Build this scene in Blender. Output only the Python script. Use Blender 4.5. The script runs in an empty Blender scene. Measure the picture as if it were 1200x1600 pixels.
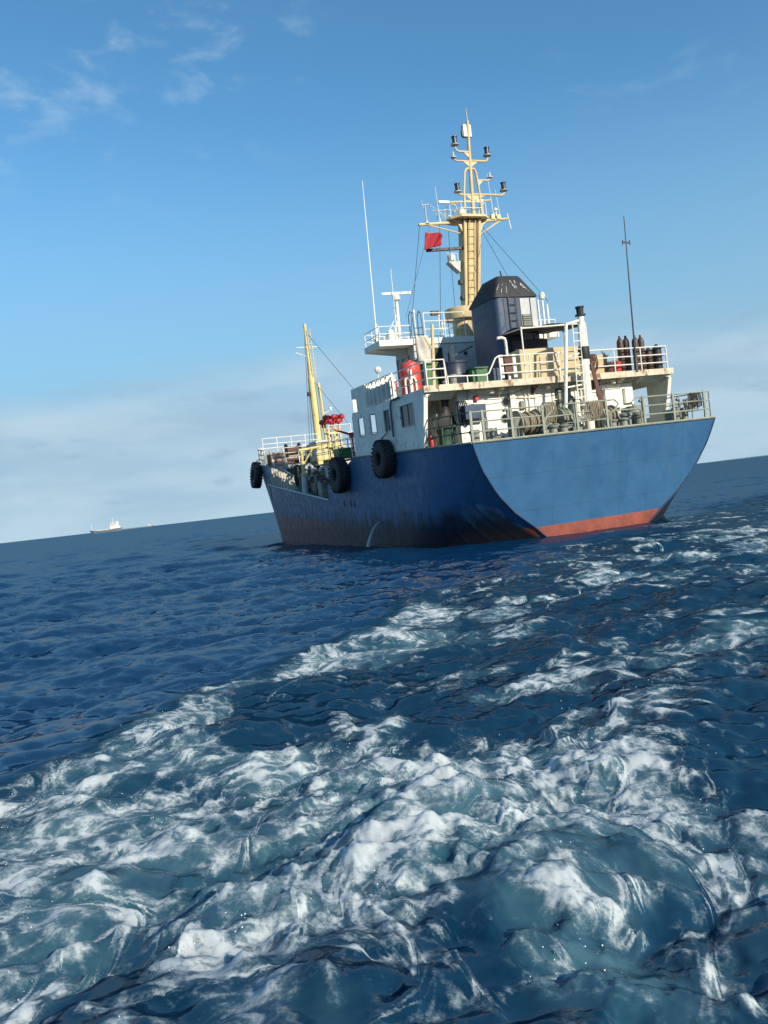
import bpy, bmesh, math, random
import numpy as np
from mathutils import Vector, Matrix
R = math.radians
random.seed(7)
scene = bpy.context.scene
col = scene.collection

# ------------------------------------------------------------------ camera
cam_data = bpy.data.cameras.new('camera')
cam = bpy.data.objects.new('camera', cam_data)
col.objects.link(cam)
cam_data.sensor_fit = 'VERTICAL'
cam_data.sensor_height = 36.0
cam_data.lens = 36.0 * 1250 / 1600
cam_data.clip_start = 0.05
cam_data.clip_end = 80000
CAM_H = 2.0
pitch = -math.atan(19.4 / 1250)
cam.matrix_world = (Matrix.Translation((0, 0, CAM_H)) @ Matrix.Rotation(R(90) + pitch, 4, 'X')
                    @ Matrix.Rotation(R(-6.51), 4, 'Z'))
scene.camera = cam

# ------------------------------------------------------------------ sky and sun
SUN_AZ = math.atan2(0.62, -0.78)          # clockwise from +Y, towards the sun
SUN_EL = R(26)
world = bpy.data.worlds.new('World')
scene.world = world
world.use_nodes = True
wn, wl = world.node_tree.nodes, world.node_tree.links
wn.clear()
out = wn.new('ShaderNodeOutputWorld')
bg = wn.new('ShaderNodeBackground'); bg.inputs['Strength'].default_value = 0.10
sky = wn.new('ShaderNodeTexSky'); sky.sky_type = 'NISHITA'; sky.sun_disc = False
sky.sun_elevation = SUN_EL; sky.sun_rotation = SUN_AZ
sky.air_density = 1.0; sky.dust_density = 0.0; sky.ozone_density = 1.5
wl.new(bg.outputs[0], out.inputs['Surface'])

def math_node(nodes, links, op, a, b=None, clamp=False):
    n = nodes.new('ShaderNodeMath'); n.operation = op; n.use_clamp = clamp
    for i, v in enumerate((a, b)):
        if v is None: continue
        if isinstance(v, (int, float)): n.inputs[i].default_value = v
        else: links.new(v, n.inputs[i])
    return n.outputs[0]
def W(op, a, b=None, clamp=False): return math_node(wn, wl, op, a, b, clamp)
def wramp(v, a, b):
    n = wn.new('ShaderNodeMapRange'); n.interpolation_type = 'SMOOTHSTEP'
    wl.new(v, n.inputs['Value']); n.inputs['From Min'].default_value = a; n.inputs['From Max'].default_value = b
    return n.outputs['Result']
def wnoise(vec, scale, detail=6, rough=.55, dist=0.0):
    n = wn.new('ShaderNodeTexNoise'); n.noise_dimensions = '3D'
    wl.new(vec, n.inputs['Vector']); n.inputs['Scale'].default_value = scale
    n.inputs['Detail'].default_value = detail; n.inputs['Roughness'].default_value = rough
    n.inputs['Distortion'].default_value = dist
    return n.outputs['Fac']
def wmix(f, a, b):
    n = wn.new('ShaderNodeMix'); n.data_type = 'RGBA'
    wl.new(f, n.inputs['Factor'])
    for i, v in ((6, a), (7, b)):
        if isinstance(v, tuple): n.inputs[i].default_value = v
        else: wl.new(v, n.inputs[i])
    return n.outputs[2]
tc = wn.new('ShaderNodeTexCoord')
sep = wn.new('ShaderNodeSeparateXYZ'); wl.new(tc.outputs['Generated'], sep.inputs[0])
dx, dy, dz = sep.outputs
# high thin clouds: directions projected on a flat cloud layer
zc = W('ADD', W('MAXIMUM', dz, 0.0), 0.12)
cmb = wn.new('ShaderNodeCombineXYZ')
wl.new(W('DIVIDE', dx, zc), cmb.inputs[0]); wl.new(W('DIVIDE', dy, zc), cmb.inputs[1])
cmb.inputs[2].default_value = 4.3
patch = wramp(wnoise(cmb.outputs[0], 0.9, 3, .5), .47, .66)
puff = wramp(wnoise(cmb.outputs[0], 6.5, 6, .58, .3), .50, .74)
dotn = wn.new('ShaderNodeVectorMath'); dotn.operation = 'DOT_PRODUCT'
wl.new(tc.outputs['Generated'], dotn.inputs[0]); dotn.inputs[1].default_value = (-.26, .80, .54)
field = wramp(dotn.outputs['Value'], .955, .992)                 # one field of small high clouds
patch = W('MAXIMUM', W('MULTIPLY', patch, .45), field)
high = W('MULTIPLY', W('MULTIPLY', patch, puff), wramp(dz, .30, .55))
# pale veil of cloud lying over the horizon all round
st = wn.new('ShaderNodeVectorMath'); st.operation = 'MULTIPLY'
wl.new(tc.outputs['Generated'], st.inputs[0]); st.inputs[1].default_value = (1, 1, 4.0)
low = wnoise(st.outputs[0], 2.3, 5, .5, .2)
edge = W('ADD', dz, W('MULTIPLY', W('SUBTRACT', low, .5), -.17))
veil = W('SUBTRACT', 1.0, wramp(edge, .115, .195))
fine = wnoise(st.outputs[0], 9.0, 6, .55, .2)
veil = W('MULTIPLY', veil, W('ADD', .82, W('MULTIPLY', fine, .22)))
st2 = wn.new('ShaderNodeVectorMath'); st2.operation = 'MULTIPLY'
wl.new(tc.outputs['Generated'], st2.inputs[0]); st2.inputs[1].default_value = (1, 1, 3.0)
grey = W('MULTIPLY', wramp(wnoise(st2.outputs[0], 11.0, 5, .5, .3), .58, .70), W('SUBTRACT', 1.0, wramp(dz, .11, .20)))
tint = wn.new('ShaderNodeVectorMath'); tint.operation = 'MULTIPLY'      # the camera's cool white balance
wl.new(sky.outputs[0], tint.inputs[0]); tint.inputs[1].default_value = (.74, 1.31, 1.50)
thin = W('MULTIPLY', W('SUBTRACT', 1.0, wramp(dz, .12, .46)), .78)  # thin haze thinning out upwards
c = wmix(thin, tint.outputs[0], (2.45, 4.15, 5.5, 1))
vcol = wmix(wramp(wnoise(st.outputs[0], 4.0, 5, .5, .3), .35, .68), (3.15, 4.65, 6.0, 1), (4.2, 5.6, 6.7, 1))
c = wmix(veil, c, vcol)
c = wmix(W('MULTIPLY', grey, .5), c, (2.6, 4.0, 5.4, 1))
c = wmix(W('MULTIPLY', high, .55), c, (4.6, 6.0, 7.0, 1))
c = wmix(W('SUBTRACT', 1.0, wramp(dz, -.03, -.004)), c, (.12, .50, 1.25, 1))      # below the horizon there is only sea
wl.new(c, bg.inputs['Color'])

sun_data = bpy.data.lights.new('sun', 'SUN')
sun_data.energy = 5.0; sun_data.angle = R(0.53); sun_data.color = (1.0, 0.88, 0.70)
sun = bpy.data.objects.new('sun', sun_data); col.objects.link(sun)
to_sun = Vector((math.sin(SUN_AZ) * math.cos(SUN_EL), math.cos(SUN_AZ) * math.cos(SUN_EL), math.sin(SUN_EL)))
sun.rotation_euler = to_sun.to_track_quat('Z', 'Y').to_euler()
sun.location = (30, -30, 40)
vs = scene.view_settings
vs.view_transform = 'Standard'; vs.look = 'None'; vs.exposure = 0.22; vs.gamma = 1.0; vs.use_curve_mapping = False

cy = scene.cycles
cy.max_bounces = 6; cy.diffuse_bounces = 3; cy.glossy_bounces = 3; cy.transmission_bounces = 3; cy.caustics_reflective = False; cy.caustics_refractive = False

# ------------------------------------------------------------------ helpers
def tag(o, label=None, category=None, group=None, kind=None):
    if label: o['label'] = label
    if category: o['category'] = category
    if group: o['group'] = group
    if kind: o['kind'] = kind
    return o

class MB:
    """collects shapes and links them as one mesh object"""
    def __init__(self): self.v = []; self.f = []
    def add(self, vs, fs):
        b = len(self.v); self.v += [tuple(p) for p in vs]; self.f += [tuple(i + b for i in f) for f in fs]; return self
    def box(self, x0, x1, y0, y1, z0, z1):
        return self.add([(x0,y0,z0),(x1,y0,z0),(x1,y1,z0),(x0,y1,z0),(x0,y0,z1),(x1,y0,z1),(x1,y1,z1),(x0,y1,z1)],
                        [(3,2,1,0),(4,5,6,7),(0,1,5,4),(1,2,6,5),(2,3,7,6),(3,0,4,7)])
    def bar(self, a, b, w, h=None, up=(0,0,1)):
        """rectangular bar from a to b"""
        a, b = Vector(a), Vector(b); h = h or w
        d = (b - a).normalized(); up = Vector(up)
        if abs(d.dot(up)) > .98: up = Vector((1,0,0))
        s = d.cross(up).normalized() * w / 2; u = s.cross(d).normalized() * h / 2
        vs = [p + i*s + j*u for p in (a, b) for i, j in ((-1,-1),(1,-1),(1,1),(-1,1))]
        return self.add(vs, [(3,2,1,0),(4,5,6,7),(0,1,5,4),(1,2,6,5),(2,3,7,6),(3,0,4,7)])
    def tube(self, pts, r, n=7, r2=None, cap=True):
        pts = [Vector(p) for p in pts]; m = len(pts); vs = []; fs = []
        prev = None
        for i, p in enumerate(pts):
            d = (pts[min(i+1, m-1)] - pts[max(i-1, 0)]).normalized()
            if prev is None:
                u = d.cross(Vector((0,0,1)) if abs(d.z) < .9 else Vector((1,0,0))).normalized()
            else:
                u = (prev - d * prev.dot(d)).normalized()
            prev = u; w = d.cross(u)
            rr = r if r2 is None else r + (r2 - r) * i / (m - 1)
            for k in range(n):
                a = 2*math.pi*k/n; vs.append(p + (u*math.cos(a) + w*math.sin(a))*rr)
        for i in range(m-1):
            for k in range(n):
                k2 = (k+1) % n; fs.append((i*n+k, i*n+k2, (i+1)*n+k2, (i+1)*n+k))
        if cap:
            fs.append(tuple(range(n))[::-1]); fs.append(tuple((m-1)*n + k for k in range(n)))
        return self.add(vs, fs)
    def lathe(self, prof, origin=(0,0,0), axis='z', n=20):
        """prof: (radius, height) pairs"""
        o = Vector(origin); vs = []; fs = []
        for r, h in prof:
            for k in range(n):
                a = 2*math.pi*k/n; c, s = r*math.cos(a), r*math.sin(a)
                p = {'z': (c, s, h), 'x': (h, c, s), 'y': (s, h, c)}[axis]
                vs.append(o + Vector(p))
        m = len(prof)
        for i in range(m-1):
            for k in range(n):
                k2 = (k+1) % n; fs.append((i*n+k, i*n+k2, (i+1)*n+k2, (i+1)*n+k))
        fs.append(tuple(range(n))[::-1]); fs.append(tuple((m-1)*n + k for k in range(n)))
        return self.add(vs, fs)
    def prism(self, poly, axis, a, b):
        """polygon (in the two other axes, in order) extruded along axis from a to b"""
        n = len(poly)
        def P(u, v, w): return {'x': (w, u, v), 'y': (u, w, v), 'z': (u, v, w)}[axis]
        vs = [P(u, v, a) for u, v in poly] + [P(u, v, b) for u, v in poly]
        fs = [tuple(range(n))[::-1], tuple(range(n, 2*n))] + [(i, (i+1) % n, (i+1) % n + n, i + n) for i in range(n)]
        return self.add(vs, fs)
    def build(self, name, mat, parent=None, smooth=False, bevel=0, loc=None):
        me = bpy.data.meshes.new(name); me.from_pydata(self.v, [], self.f)
        bm = bmesh.new(); bm.from_mesh(me)
        bmesh.ops.recalc_face_normals(bm, faces=bm.faces)
        if bevel:
            bmesh.ops.bevel(bm, geom=[e for e in bm.edges if e.calc_face_angle(0) > .6], offset=bevel, segments=2, affect='EDGES', profile=.6)
        bm.to_mesh(me); bm.free()
        if smooth:
            me.polygons.foreach_set('use_smooth', [True]*len(me.polygons))
            me.set_sharp_from_angle(angle=R(40))
        me.materials.append(mat)
        o = bpy.data.objects.new(name, me); col.objects.link(o)
        if parent: o.parent = parent
        if loc: o.location = loc
        return o
def empty(name, loc=(0,0,0), parent=None, rot=(0,0,0)):
    o = bpy.data.objects.new(name, None); col.objects.link(o); o.location = loc; o.rotation_euler = rot
    o.empty_display_size = .2
    if parent: o.parent = parent
    return o
def copy_tree(o, parent=None):
    c = o.copy(); col.objects.link(c); c.parent = parent
    for ch in list(o.children): copy_tree(ch, c)
    return c

class Mat:
    """small helper around a Principled material"""
    def __init__(self, name, rough=.5, metal=0.0, spec=.5):
        self.m = bpy.data.materials.new(name); self.m.use_nodes = True
        self.n, self.l = self.m.node_tree.nodes, self.m.node_tree.links
        self.b = self.n['Principled BSDF']
        self.b.inputs['Roughness'].default_value = rough; self.b.inputs['Metallic'].default_value = metal
        self.b.inputs['Specular IOR Level'].default_value = spec
        self.tc = self.n.new('ShaderNodeTexCoord')
    def M(self, op, a, b=None, clamp=False): return math_node(self.n, self.l, op, a, b, clamp)
    def vec(self, scale=(1,1,1), src='Object'):
        v = self.n.new('ShaderNodeVectorMath'); v.operation = 'MULTIPLY'
        self.l.new(self.tc.outputs[src] if isinstance(src, str) else src, v.inputs[0]); v.inputs[1].default_value = scale
        return v.outputs[0]
    def noise(self, vec, scale, detail=5, rough=.55, dist=0.0, dim='3D', w=0.0):
        t = self.n.new('ShaderNodeTexNoise'); t.noise_dimensions = dim
        self.l.new(vec, t.inputs['Vector']); t.inputs['Scale'].default_value = scale
        t.inputs['Detail'].default_value = detail; t.inputs['Roughness'].default_value = rough; t.inputs['Distortion'].default_value = dist
        if dim == '4D': t.inputs['W'].default_value = w
        return t.outputs['Fac']
    def ramp(self, v, a, b, lo=0.0, hi=1.0):
        t = self.n.new('ShaderNodeMapRange'); t.interpolation_type = 'SMOOTHSTEP'
        self.l.new(v, t.inputs['Value']); t.inputs['From Min'].default_value = a; t.inputs['From Max'].default_value = b
        t.inputs['To Min'].default_value = lo; t.inputs['To Max'].default_value = hi
        return t.outputs['Result']
    def mix(self, f, a, b):
        t = self.n.new('ShaderNodeMix'); t.data_type = 'RGBA'
        if isinstance(f, (int, float)): t.inputs['Factor'].default_value = f
        else: self.l.new(f, t.inputs['Factor'])
        for i, v in ((6, a), (7, b)):
            if isinstance(v, tuple): t.inputs[i].default_value = (*v[:3], 1)
            else: self.l.new(v, t.inputs[i])
        return t.outputs[2]
    def set(self, key, v):
        if isinstance(v, tuple): self.b.inputs[key].default_value = (*v[:3], 1)
        elif isinstance(v, (int, float)): self.b.inputs[key].default_value = v
        else: self.l.new(v, self.b.inputs[key])
    def bump(self, h, strength=.3, dist=.02):
        t = self.n.new('ShaderNodeBump'); t.inputs['Strength'].default_value = strength; t.inputs['Distance'].default_value = dist
        self.l.new(h, t.inputs['Height']); self.l.new(t.outputs[0], self.b.inputs['Normal'])
# ------------------------------------------------------------------ sea
rng = np.random.default_rng(11)
def spectrum_tile(N, L, lmin, lmax, power, wind=None, spread=2.0, seed=0):
    """periodic random surface with wavelengths lmin..lmax; returns height and the two choppy shifts, height std 1"""
    g = np.random.default_rng(seed)
    k1 = np.fft.fftfreq(N, L / N) * 2*np.pi
    kx, ky = np.meshgrid(k1, k1, indexing='xy'); k = np.hypot(kx, ky); k[0, 0] = 1
    amp = k**(-power) * np.exp(-(lmin*k/(2*np.pi))**4) * np.exp(-((2*np.pi/lmax)/k)**4)
    if wind is not None:
        c = (kx*math.cos(wind) + ky*math.sin(wind)) / k
        amp = amp * (0.12 + np.abs(c)**spread)
    amp[0, 0] = 0
    S = (g.normal(size=(N, N)) + 1j*g.normal(size=(N, N))) * amp
    h = np.fft.ifft2(S).real; s = h.std()
    dxx = np.fft.ifft2(-1j*kx/k*S).real / s; dyy = np.fft.ifft2(-1j*ky/k*S).real / s
    return h / s, dxx, dyy
def sample(t, L, x, y):
    N = t.shape[0]; u = (x / L * N) % N; v = (y / L * N) % N
    i = np.floor(u).astype(np.int32); j = np.floor(v).astype(np.int32)
    fu = (u - i).astype(np.float32); fv = (v - j).astype(np.float32)
    i %= N; j %= N; i2 = (i+1) % N; j2 = (j+1) % N
    return (t[j, i]*(1-fu) + t[j, i2]*fu)*(1-fv) + (t[j2, i]*(1-fu) + t[j2, i2]*fu)*fv
def smooth(x, a, b):
    t = np.clip((x - a) / (b - a), 0, 1); return t*t*(3 - 2*t)
def swirl_tile(N, L, lmin, lmax, power, steps, dt, seed):
    """coordinate shifts (in metres) made by drifting with a turbulent flow: stretches blotches into lacy strands"""
    psi = spectrum_tile(N, L, lmin, lmax, power, seed=seed)[0]
    vy = -(np.roll(psi, -1, 1) - np.roll(psi, 1, 1)); vx = (np.roll(psi, -1, 0) - np.roll(psi, 1, 0))
    s = np.hypot(vx, vy).std(); vx /= s; vy /= s
    X, Y = np.meshgrid(np.arange(N) * L / N, np.arange(N) * L / N, indexing='xy')
    px, py = X.copy(), Y.copy()
    for _ in range(steps):
        a = sample(vx, L, px, py); b = sample(vy, L, px, py)
        px -= a * dt; py -= b * dt
    return px - X, py - Y

# polar sheet: fine inside the view, coarse behind, out to the horizon
th_f = np.arange(R(-36), R(36), 0.0019)
th_c = np.arange(R(36), R(324), R(3.0))
theta = np.concatenate([th_f, th_c]).astype(np.float64)
rr = [0.3, 0.7, 1.1, 1.4]
while rr[-1] < 38000:
    r = rr[-1]
    rr.append(r + r * 0.0040 * (1 + (r / 110.0)**1.3 if r < 400 else 7 + r / 120.0))
rad = np.array(rr); nr, nt = len(rad), len(theta)
RR, TT = np.meshgrid(rad, theta, indexing='ij')
X0 = (RR * np.sin(TT)); Y0 = (RR * np.cos(TT))
dr = np.gradient(rad)[:, None] * np.ones((1, nt))
dth = np.gradient(theta); dth[dth < 0] = .05
sp = np.maximum(dr, RR * np.abs(dth)[None, :])

# the wake of the boat the picture is taken from
wy = np.array([-40, -4, 3, 6, 10, 15, 20, 30, 37, 60, 120]); wx = np.array([-4.5, -1.2, -0.2, 0.4, 2.0, 5.2, 8.6, 15.2, 19.6, 32, 60])
ww = np.array([2.0, 2.4, 3.2, 3.5, 3.4, 4.4, 4.9, 5.2, 5.2, 6, 7])
cx = np.interp(Y0, wy, wx); hw = np.interp(Y0, wy, ww)
big_h, big_x, big_y = spectrum_tile(512, 23.0, 1.2, 9.0, 1.6, seed=5)
ox = sample(big_h, 23.0, X0, Y0)
b = (X0 - cx) / hw                                   # -1 .. 1 across the wake
bw = np.abs(b) + 0.10 * ox
wake = 1 - smooth(bw, .72, 1.12)
wake *= 1 - smooth(Y0, 24, 46)
wake *= smooth(Y0, -60, -30)
edge_band = np.exp(-((bw - .93) / .16)**2) * (1 - smooth(Y0, 9, 26)) * (b < 0)

A = spectrum_tile(512, 67.0, .8, 11.0, 1.7, wind=R(-58), spread=2.2, seed=1)
B = spectrum_tile(512, 11.3, .13, 2.6, 1.7, wind=R(-75), spread=1.0, seed=2)
Cc = spectrum_tile(256, 610.0, 7, 70, 2.2, wind=R(-62), spread=3.0, seed=3)
def fade(l): return 1 - smooth(sp, l*.22, l*.55)
fA, fB, fC = fade(3.2), fade(.75), fade(26.0)
calm = 1 - .35*wake
aA, aB, aC = .078, .030, .04
Z = aC*fC*sample(Cc[0], 610, X0, Y0)
Xd = X0.copy(); Yd = Y0.copy()
for T, L, a, f_, ch in ((A, 67.0, aA, fA*calm, .75), (B, 11.3, aB, fB, .55)):
    Z = Z + a*f_*sample(T[0], L, X0, Y0)
    Xd += ch*a*f_*sample(T[1], L, X0, Y0); Yd += ch*a*f_*sample(T[2], L, X0, Y0)

# turbulent foam: blotches drawn out by swirling flow, at two sizes
near = fade(.5)
sx1, sy1 = swirl_tile(512, 13.7, .7, 4.5, 2.6, 22, .055, 21)
sx2, sy2 = swirl_tile(512, 5.3, .22, 1.4, 2.5, 22, .020, 22)
d1x = sample(sx1, 13.7, X0, Y0); d1y = sample(sy1, 13.7, X0, Y0)
d2x = sample(sx2, 5.3, X0 + .6*d1x, Y0 + .6*d1y); d2y = sample(sy2, 5.3, X0 + .6*d1x, Y0 + .6*d1y)
U = X0 + .11*d1x + .08*d2x; V = Y0 + .11*d1y + .08*d2y
n1 = sample(spectrum_tile(512, 17.0, .35, 5.0, 1.9, seed=31)[0], 17.0, U, V)
n2 = sample(spectrum_tile(512, 6.1, .10, 1.3, 1.7, seed=32)[0], 6.1, U, V)
n3 = sample(spectrum_tile(512, 2.3, .03, .35, 1.5, seed=33)[0], 2.3, U, V)
lace = .62*n1 + .5*n2 + .30*n3*fade(.12)
ridge1 = 1 - np.abs(n1 + .25*n2)                     # strands
# lumps and boils of the wake
bo_h, bo_x, bo_y = spectrum_tile(512, 9.7, .55, 2.6, 2.2, seed=41)
sm_h, sm_x, sm_y = spectrum_tile(512, 3.7, .10, .55, 1.9, seed=42)
fr_h = spectrum_tile(512, 1.9, .025, .16, 1.6, seed=43)[0]
gx, gy = X0, Y0
boil = sample(bo_h, 9.7, gx, gy)
small = sample(sm_h, 3.7, gx, gy)
crest = smooth(boil + .3*small, .35, 1.7)
near_core = np.exp(-((b + .05) / .62)**2) * (1 - smooth(Y0, 5.2, 10.5))
strength = wake * (.45 + .75*near_core) + .45*edge_band
patchy = np.clip(sample(big_h, 23.0, X0*1.3 + 5, Y0*.9 + 3), -1.3, 1.3)
streak = sample(spectrum_tile(512, 31.0, .5, 4.0, 1.6, wind=R(60), spread=5.0, seed=51)[0], 31.0, X0 + .5*d1x, Y0 + .5*d1y)
dens = (-.03 + .30*near_core) * wake + .34*edge_band + .17*wake*patchy + (.08 + .14*smooth(Y0, 7, 12))*wake*streak
dens += .03 * smooth(Y0, 9, 20) * wake + .09 * (1 - smooth(Y0, 3.6, 6.0)) * wake
inw = np.clip(wake + edge_band, 0, 1)
foam = (.30 + lace*.17 + ridge1*.08 + .34*crest + .07*small + dens*1.05) * inw
haze_f = (.2 + .8*smooth(lace*.10 + dens*1.2 + .16*boil + .16*patchy, -.15, .75)) * inw
h_w = strength * (.024*boil + .016*crest + .007*small) * fade(1.0)
froth = .0045*sample(fr_h, 1.9, gx, gy)*fade(.09) + .006*small*fade(.4) + .006
ffl = smooth(.30*crest + dens + .12*small, .1, .8) * inw
h_w += ffl * froth * (.5 + near_core)
Z = Z + h_w
push = strength * .03 * fade(1.0)
Xd += push * sample(bo_x, 9.7, gx, gy); Yd += push * sample(bo_y, 9.7, gx, gy)
# scattered small breaking crests away from the wake, and suds along the ship's stern
hs = sample(A[0], 67.0, X0, Y0) + .8*sample(B[0], 11.3, X0, Y0)
caps = smooth(hs + .35*lace, 3.1, 3.7) * (1 - smooth(RR, 20, 60)) * .8
tx, ty = 8.2, 28.2                                       # suds washing under the stern
along = (X0 - tx)*.927 + (Y0 - ty)*.375; across = -(X0 - tx)*.375 + (Y0 - ty)*.927
suds = np.exp(-((across + .35) / .35)**2) * (1 - smooth(np.abs(along - .4), 1.6, 2.8)) * np.clip(.55 + .3*lace, 0, 1)
foam = np.clip(np.maximum(np.maximum(foam, caps), suds), 0, 1.3)
Z *= smooth(RR, 0.2, 1.6)
sx_ = np.clip((X0 - 8.1)*-.375 + (Y0 - 28.8)*.927, -1, 40)      # slack water close round the ship
dsh = np.hypot(X0 - (8.1 - .375*sx_), Y0 - (28.8 + .927*sx_))
Z = Z * (1 - .72*np.exp(-(dsh / 7.0)**4)) - .03*np.exp(-(dsh / 7.0)**4)

nv = nr * nt
co = np.empty((nv, 3), np.float32)
co[:, 0] = Xd.ravel(); co[:, 1] = Yd.ravel(); co[:, 2] = Z.ravel()
ii, jj = np.meshgrid(np.arange(nr-1), np.arange(nt), indexing='ij')
j2 = (jj + 1) % nt
quads = np.stack([ii*nt + jj, ii*nt + j2, (ii+1)*nt + j2, (ii+1)*nt + jj], -1).reshape(-1, 4)[:, ::-1].astype(np.int32)
nf = len(quads)
me = bpy.data.meshes.new('sea')
me.vertices.add(nv); me.vertices.foreach_set('co', co.ravel())
me.loops.add(nf*4); me.loops.foreach_set('vertex_index', quads.ravel())
me.polygons.add(nf)
me.polygons.foreach_set('loop_start', np.arange(0, nf*4, 4, dtype=np.int32))
me.polygons.foreach_set('loop_total', np.full(nf, 4, np.int32))
me.polygons.foreach_set('use_smooth', np.ones(nf, bool))
me.update(calc_edges=True)
at = me.attributes.new('swirl', 'FLOAT_VECTOR', 'POINT'); at.data.foreach_set('vector', np.stack([U, V, np.zeros_like(U)], -1).astype(np.float32).ravel())
for nm, arr in (('foam', foam), ('aerated', haze_f)):
    at = me.attributes.new(nm, 'FLOAT', 'POINT'); at.data.foreach_set('value', arr.ravel().astype(np.float32))
sea = bpy.data.objects.new('sea', me); col.objects.link(sea); tag(sea, kind='structure')

m = Mat('sea_water', rough=.07)
n, l = m.n, m.l
def attr(nm, out_='Fac'):
    a = n.new('ShaderNodeAttribute'); a.attribute_name = nm; return a.outputs[out_]
def vop(op, a, b=None, scale=None):
    v = n.new('ShaderNodeVectorMath'); v.operation = op
    for i, q_ in enumerate((a, b)):
        if q_ is None: continue
        if isinstance(q_, tuple): v.inputs[i].default_value = q_
        else: l.new(q_, v.inputs[i])
    if scale is not None: v.inputs['Scale'].default_value = scale
    return v.outputs[0]
fo, ae, sw = attr('foam'), attr('aerated'), attr('swirl', 'Vector')
wpos = m.vec((1, 1, 1))
# ripples too small to build: the normal leans by noise (holds at any distance, unlike a bump)
def lean(vec, scale, k, detail=3, rough=.5):
    t = n.new('ShaderNodeTexNoise'); l.new(vec, t.inputs['Vector']); t.inputs['Scale'].default_value = scale
    t.inputs['Detail'].default_value = detail; t.inputs['Roughness'].default_value = rough
    return vop('MULTIPLY', vop('SUBTRACT', t.outputs['Color'], (.5, .5, .5)), (k*.8, k, 0))
geo = n.new('ShaderNodeNewGeometry')
rip = m.vec((.55, 1.5, 1))
nrm = geo.outputs['Normal']
for sc_, k_, dt_ in ((.03, .20, 2), (.25, .42, 4), (1.5, .58, 4), (9, .36, 3), (26, .30, 2)): nrm = vop('ADD', nrm, lean(rip, sc_, k_, dt_, .61))
nrm = vop('NORMALIZE', nrm)
dn = n.new('ShaderNodeVectorMath'); dn.operation = 'DOT_PRODUCT'; l.new(nrm, dn.inputs[0]); l.new(geo.outputs['Incoming'], dn.inputs[1])
lift = n.new('ShaderNodeVectorMath'); lift.operation = 'SCALE'; l.new(geo.outputs['Incoming'], lift.inputs[0])     # ripples turned away are hidden behind the next one
l.new(m.M('MAXIMUM', m.M('SUBTRACT', .12, dn.outputs['Value']), 0.0), lift.inputs['Scale'])
nrm = vop('NORMALIZE', vop('ADD', nrm, lift.outputs[0]))
deep = m.mix(m.noise(wpos, .06, 3), (.0012, .018, .060), (.0026, .031, .084))
teal = m.mix(m.ramp(m.noise(sw, 1.3, 5, .6), .3, .7), (.016, .066, .106), (.068, .148, .184))
watercol = m.mix(m.ramp(ae, 0, .22, 0, .85), deep, (.0045, .030, .060))
watercol = m.mix(m.ramp(ae, .2, 1.0, 0, .88), watercol, teal)
wd = n.new('ShaderNodeBsdfDiffuse'); l.new(watercol, wd.inputs['Color']); l.new(nrm, wd.inputs['Normal'])
wg = n.new('ShaderNodeBsdfGlossy'); wg.inputs['Roughness'].default_value = .015; l.new(nrm, wg.inputs['Normal'])
fr = n.new('ShaderNodeFresnel'); fr.inputs['IOR'].default_value = 1.33; l.new(nrm, fr.inputs['Normal'])
wmx = n.new('ShaderNodeMixShader')
l.new(m.M('MULTIPLY', m.M('MINIMUM', fr.outputs[0], .26), m.ramp(ae, 0, .25, 1.0, .34)), wmx.inputs[0]); l.new(wd.outputs[0], wmx.inputs[1]); l.new(wg.outputs[0], wmx.inputs[2])
# foam: strands and bubbles carried along the swirling flow
def strand(scale, width, detail=4):
    v = m.M('ABSOLUTE', m.M('SUBTRACT', m.noise(sw, scale, detail, .55, .15), .5))
    return m.ramp(v, 0.0, width, 1.0, 0.0)
blot = m.noise(sw, 3.6, 5, .66)
bub = m.noise(wpos, 42.0, 4, .7)
blot2 = m.noise(wpos, 8.0, 6, .74, .4)
gate = m.ramp(fo, .05, .42)
def web(scale, width, warp):                              # cell walls of froth, drawn out by the flow
    t = n.new('ShaderNodeTexNoise'); l.new(sw, t.inputs['Vector']); t.inputs['Scale'].default_value = scale*.8; t.inputs['Detail'].default_value = 4
    v = vop('ADD', sw, vop('MULTIPLY', vop('SUBTRACT', t.outputs['Color'], (.5, .5, .5)), (warp, warp, 0)))
    vo = n.new('ShaderNodeTexVoronoi'); vo.feature = 'DISTANCE_TO_EDGE'; l.new(v, vo.inputs['Vector']); vo.inputs['Scale'].default_value = scale
    return m.ramp(vo.outputs['Distance'], 0.0, width, 1.0, 0.0)
f = m.M('ADD', fo, m.M('MULTIPLY', m.M('SUBTRACT', blot, .5), .85))
f = m.M('ADD', f, m.M('MULTIPLY', m.M('SUBTRACT', blot2, .5), .95))
webs = m.M('ADD', m.M('MULTIPLY', web(2.1, .16, .5), .26), m.M('MULTIPLY', web(6.0, .22, .2), .30))
f = m.M('ADD', f, m.M('MULTIPLY', webs, gate))
f = m.M('ADD', f, m.M('MULTIPLY', m.M('MULTIPLY', strand(1.5, .045), gate), .12))
f = m.M('ADD', f, m.M('MULTIPLY', m.M('SUBTRACT', bub, .5), .85))
fmask = m.ramp(f, .70, 1.45, 0, .84)
fb = n.new('ShaderNodeBsdfPrincipled')
fcol = m.mix(m.ramp(f, .85, 1.5), (.165, .245, .285), (.54, .585, .595))
l.new(fcol, fb.inputs['Base Color']); fb.inputs['Roughness'].default_value = .7
fb.inputs['Specular IOR Level'].default_value = .3
fb.inputs['Subsurface Weight'].default_value = .75; fb.inputs['Subsurface Scale'].default_value = .04
fb.inputs['Subsurface Radius'].default_value = (.7, .95, 1.0)
fbmp = n.new('ShaderNodeBump'); fbmp.inputs['Strength'].default_value = .35; fbmp.inputs['Distance'].default_value = .015
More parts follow.
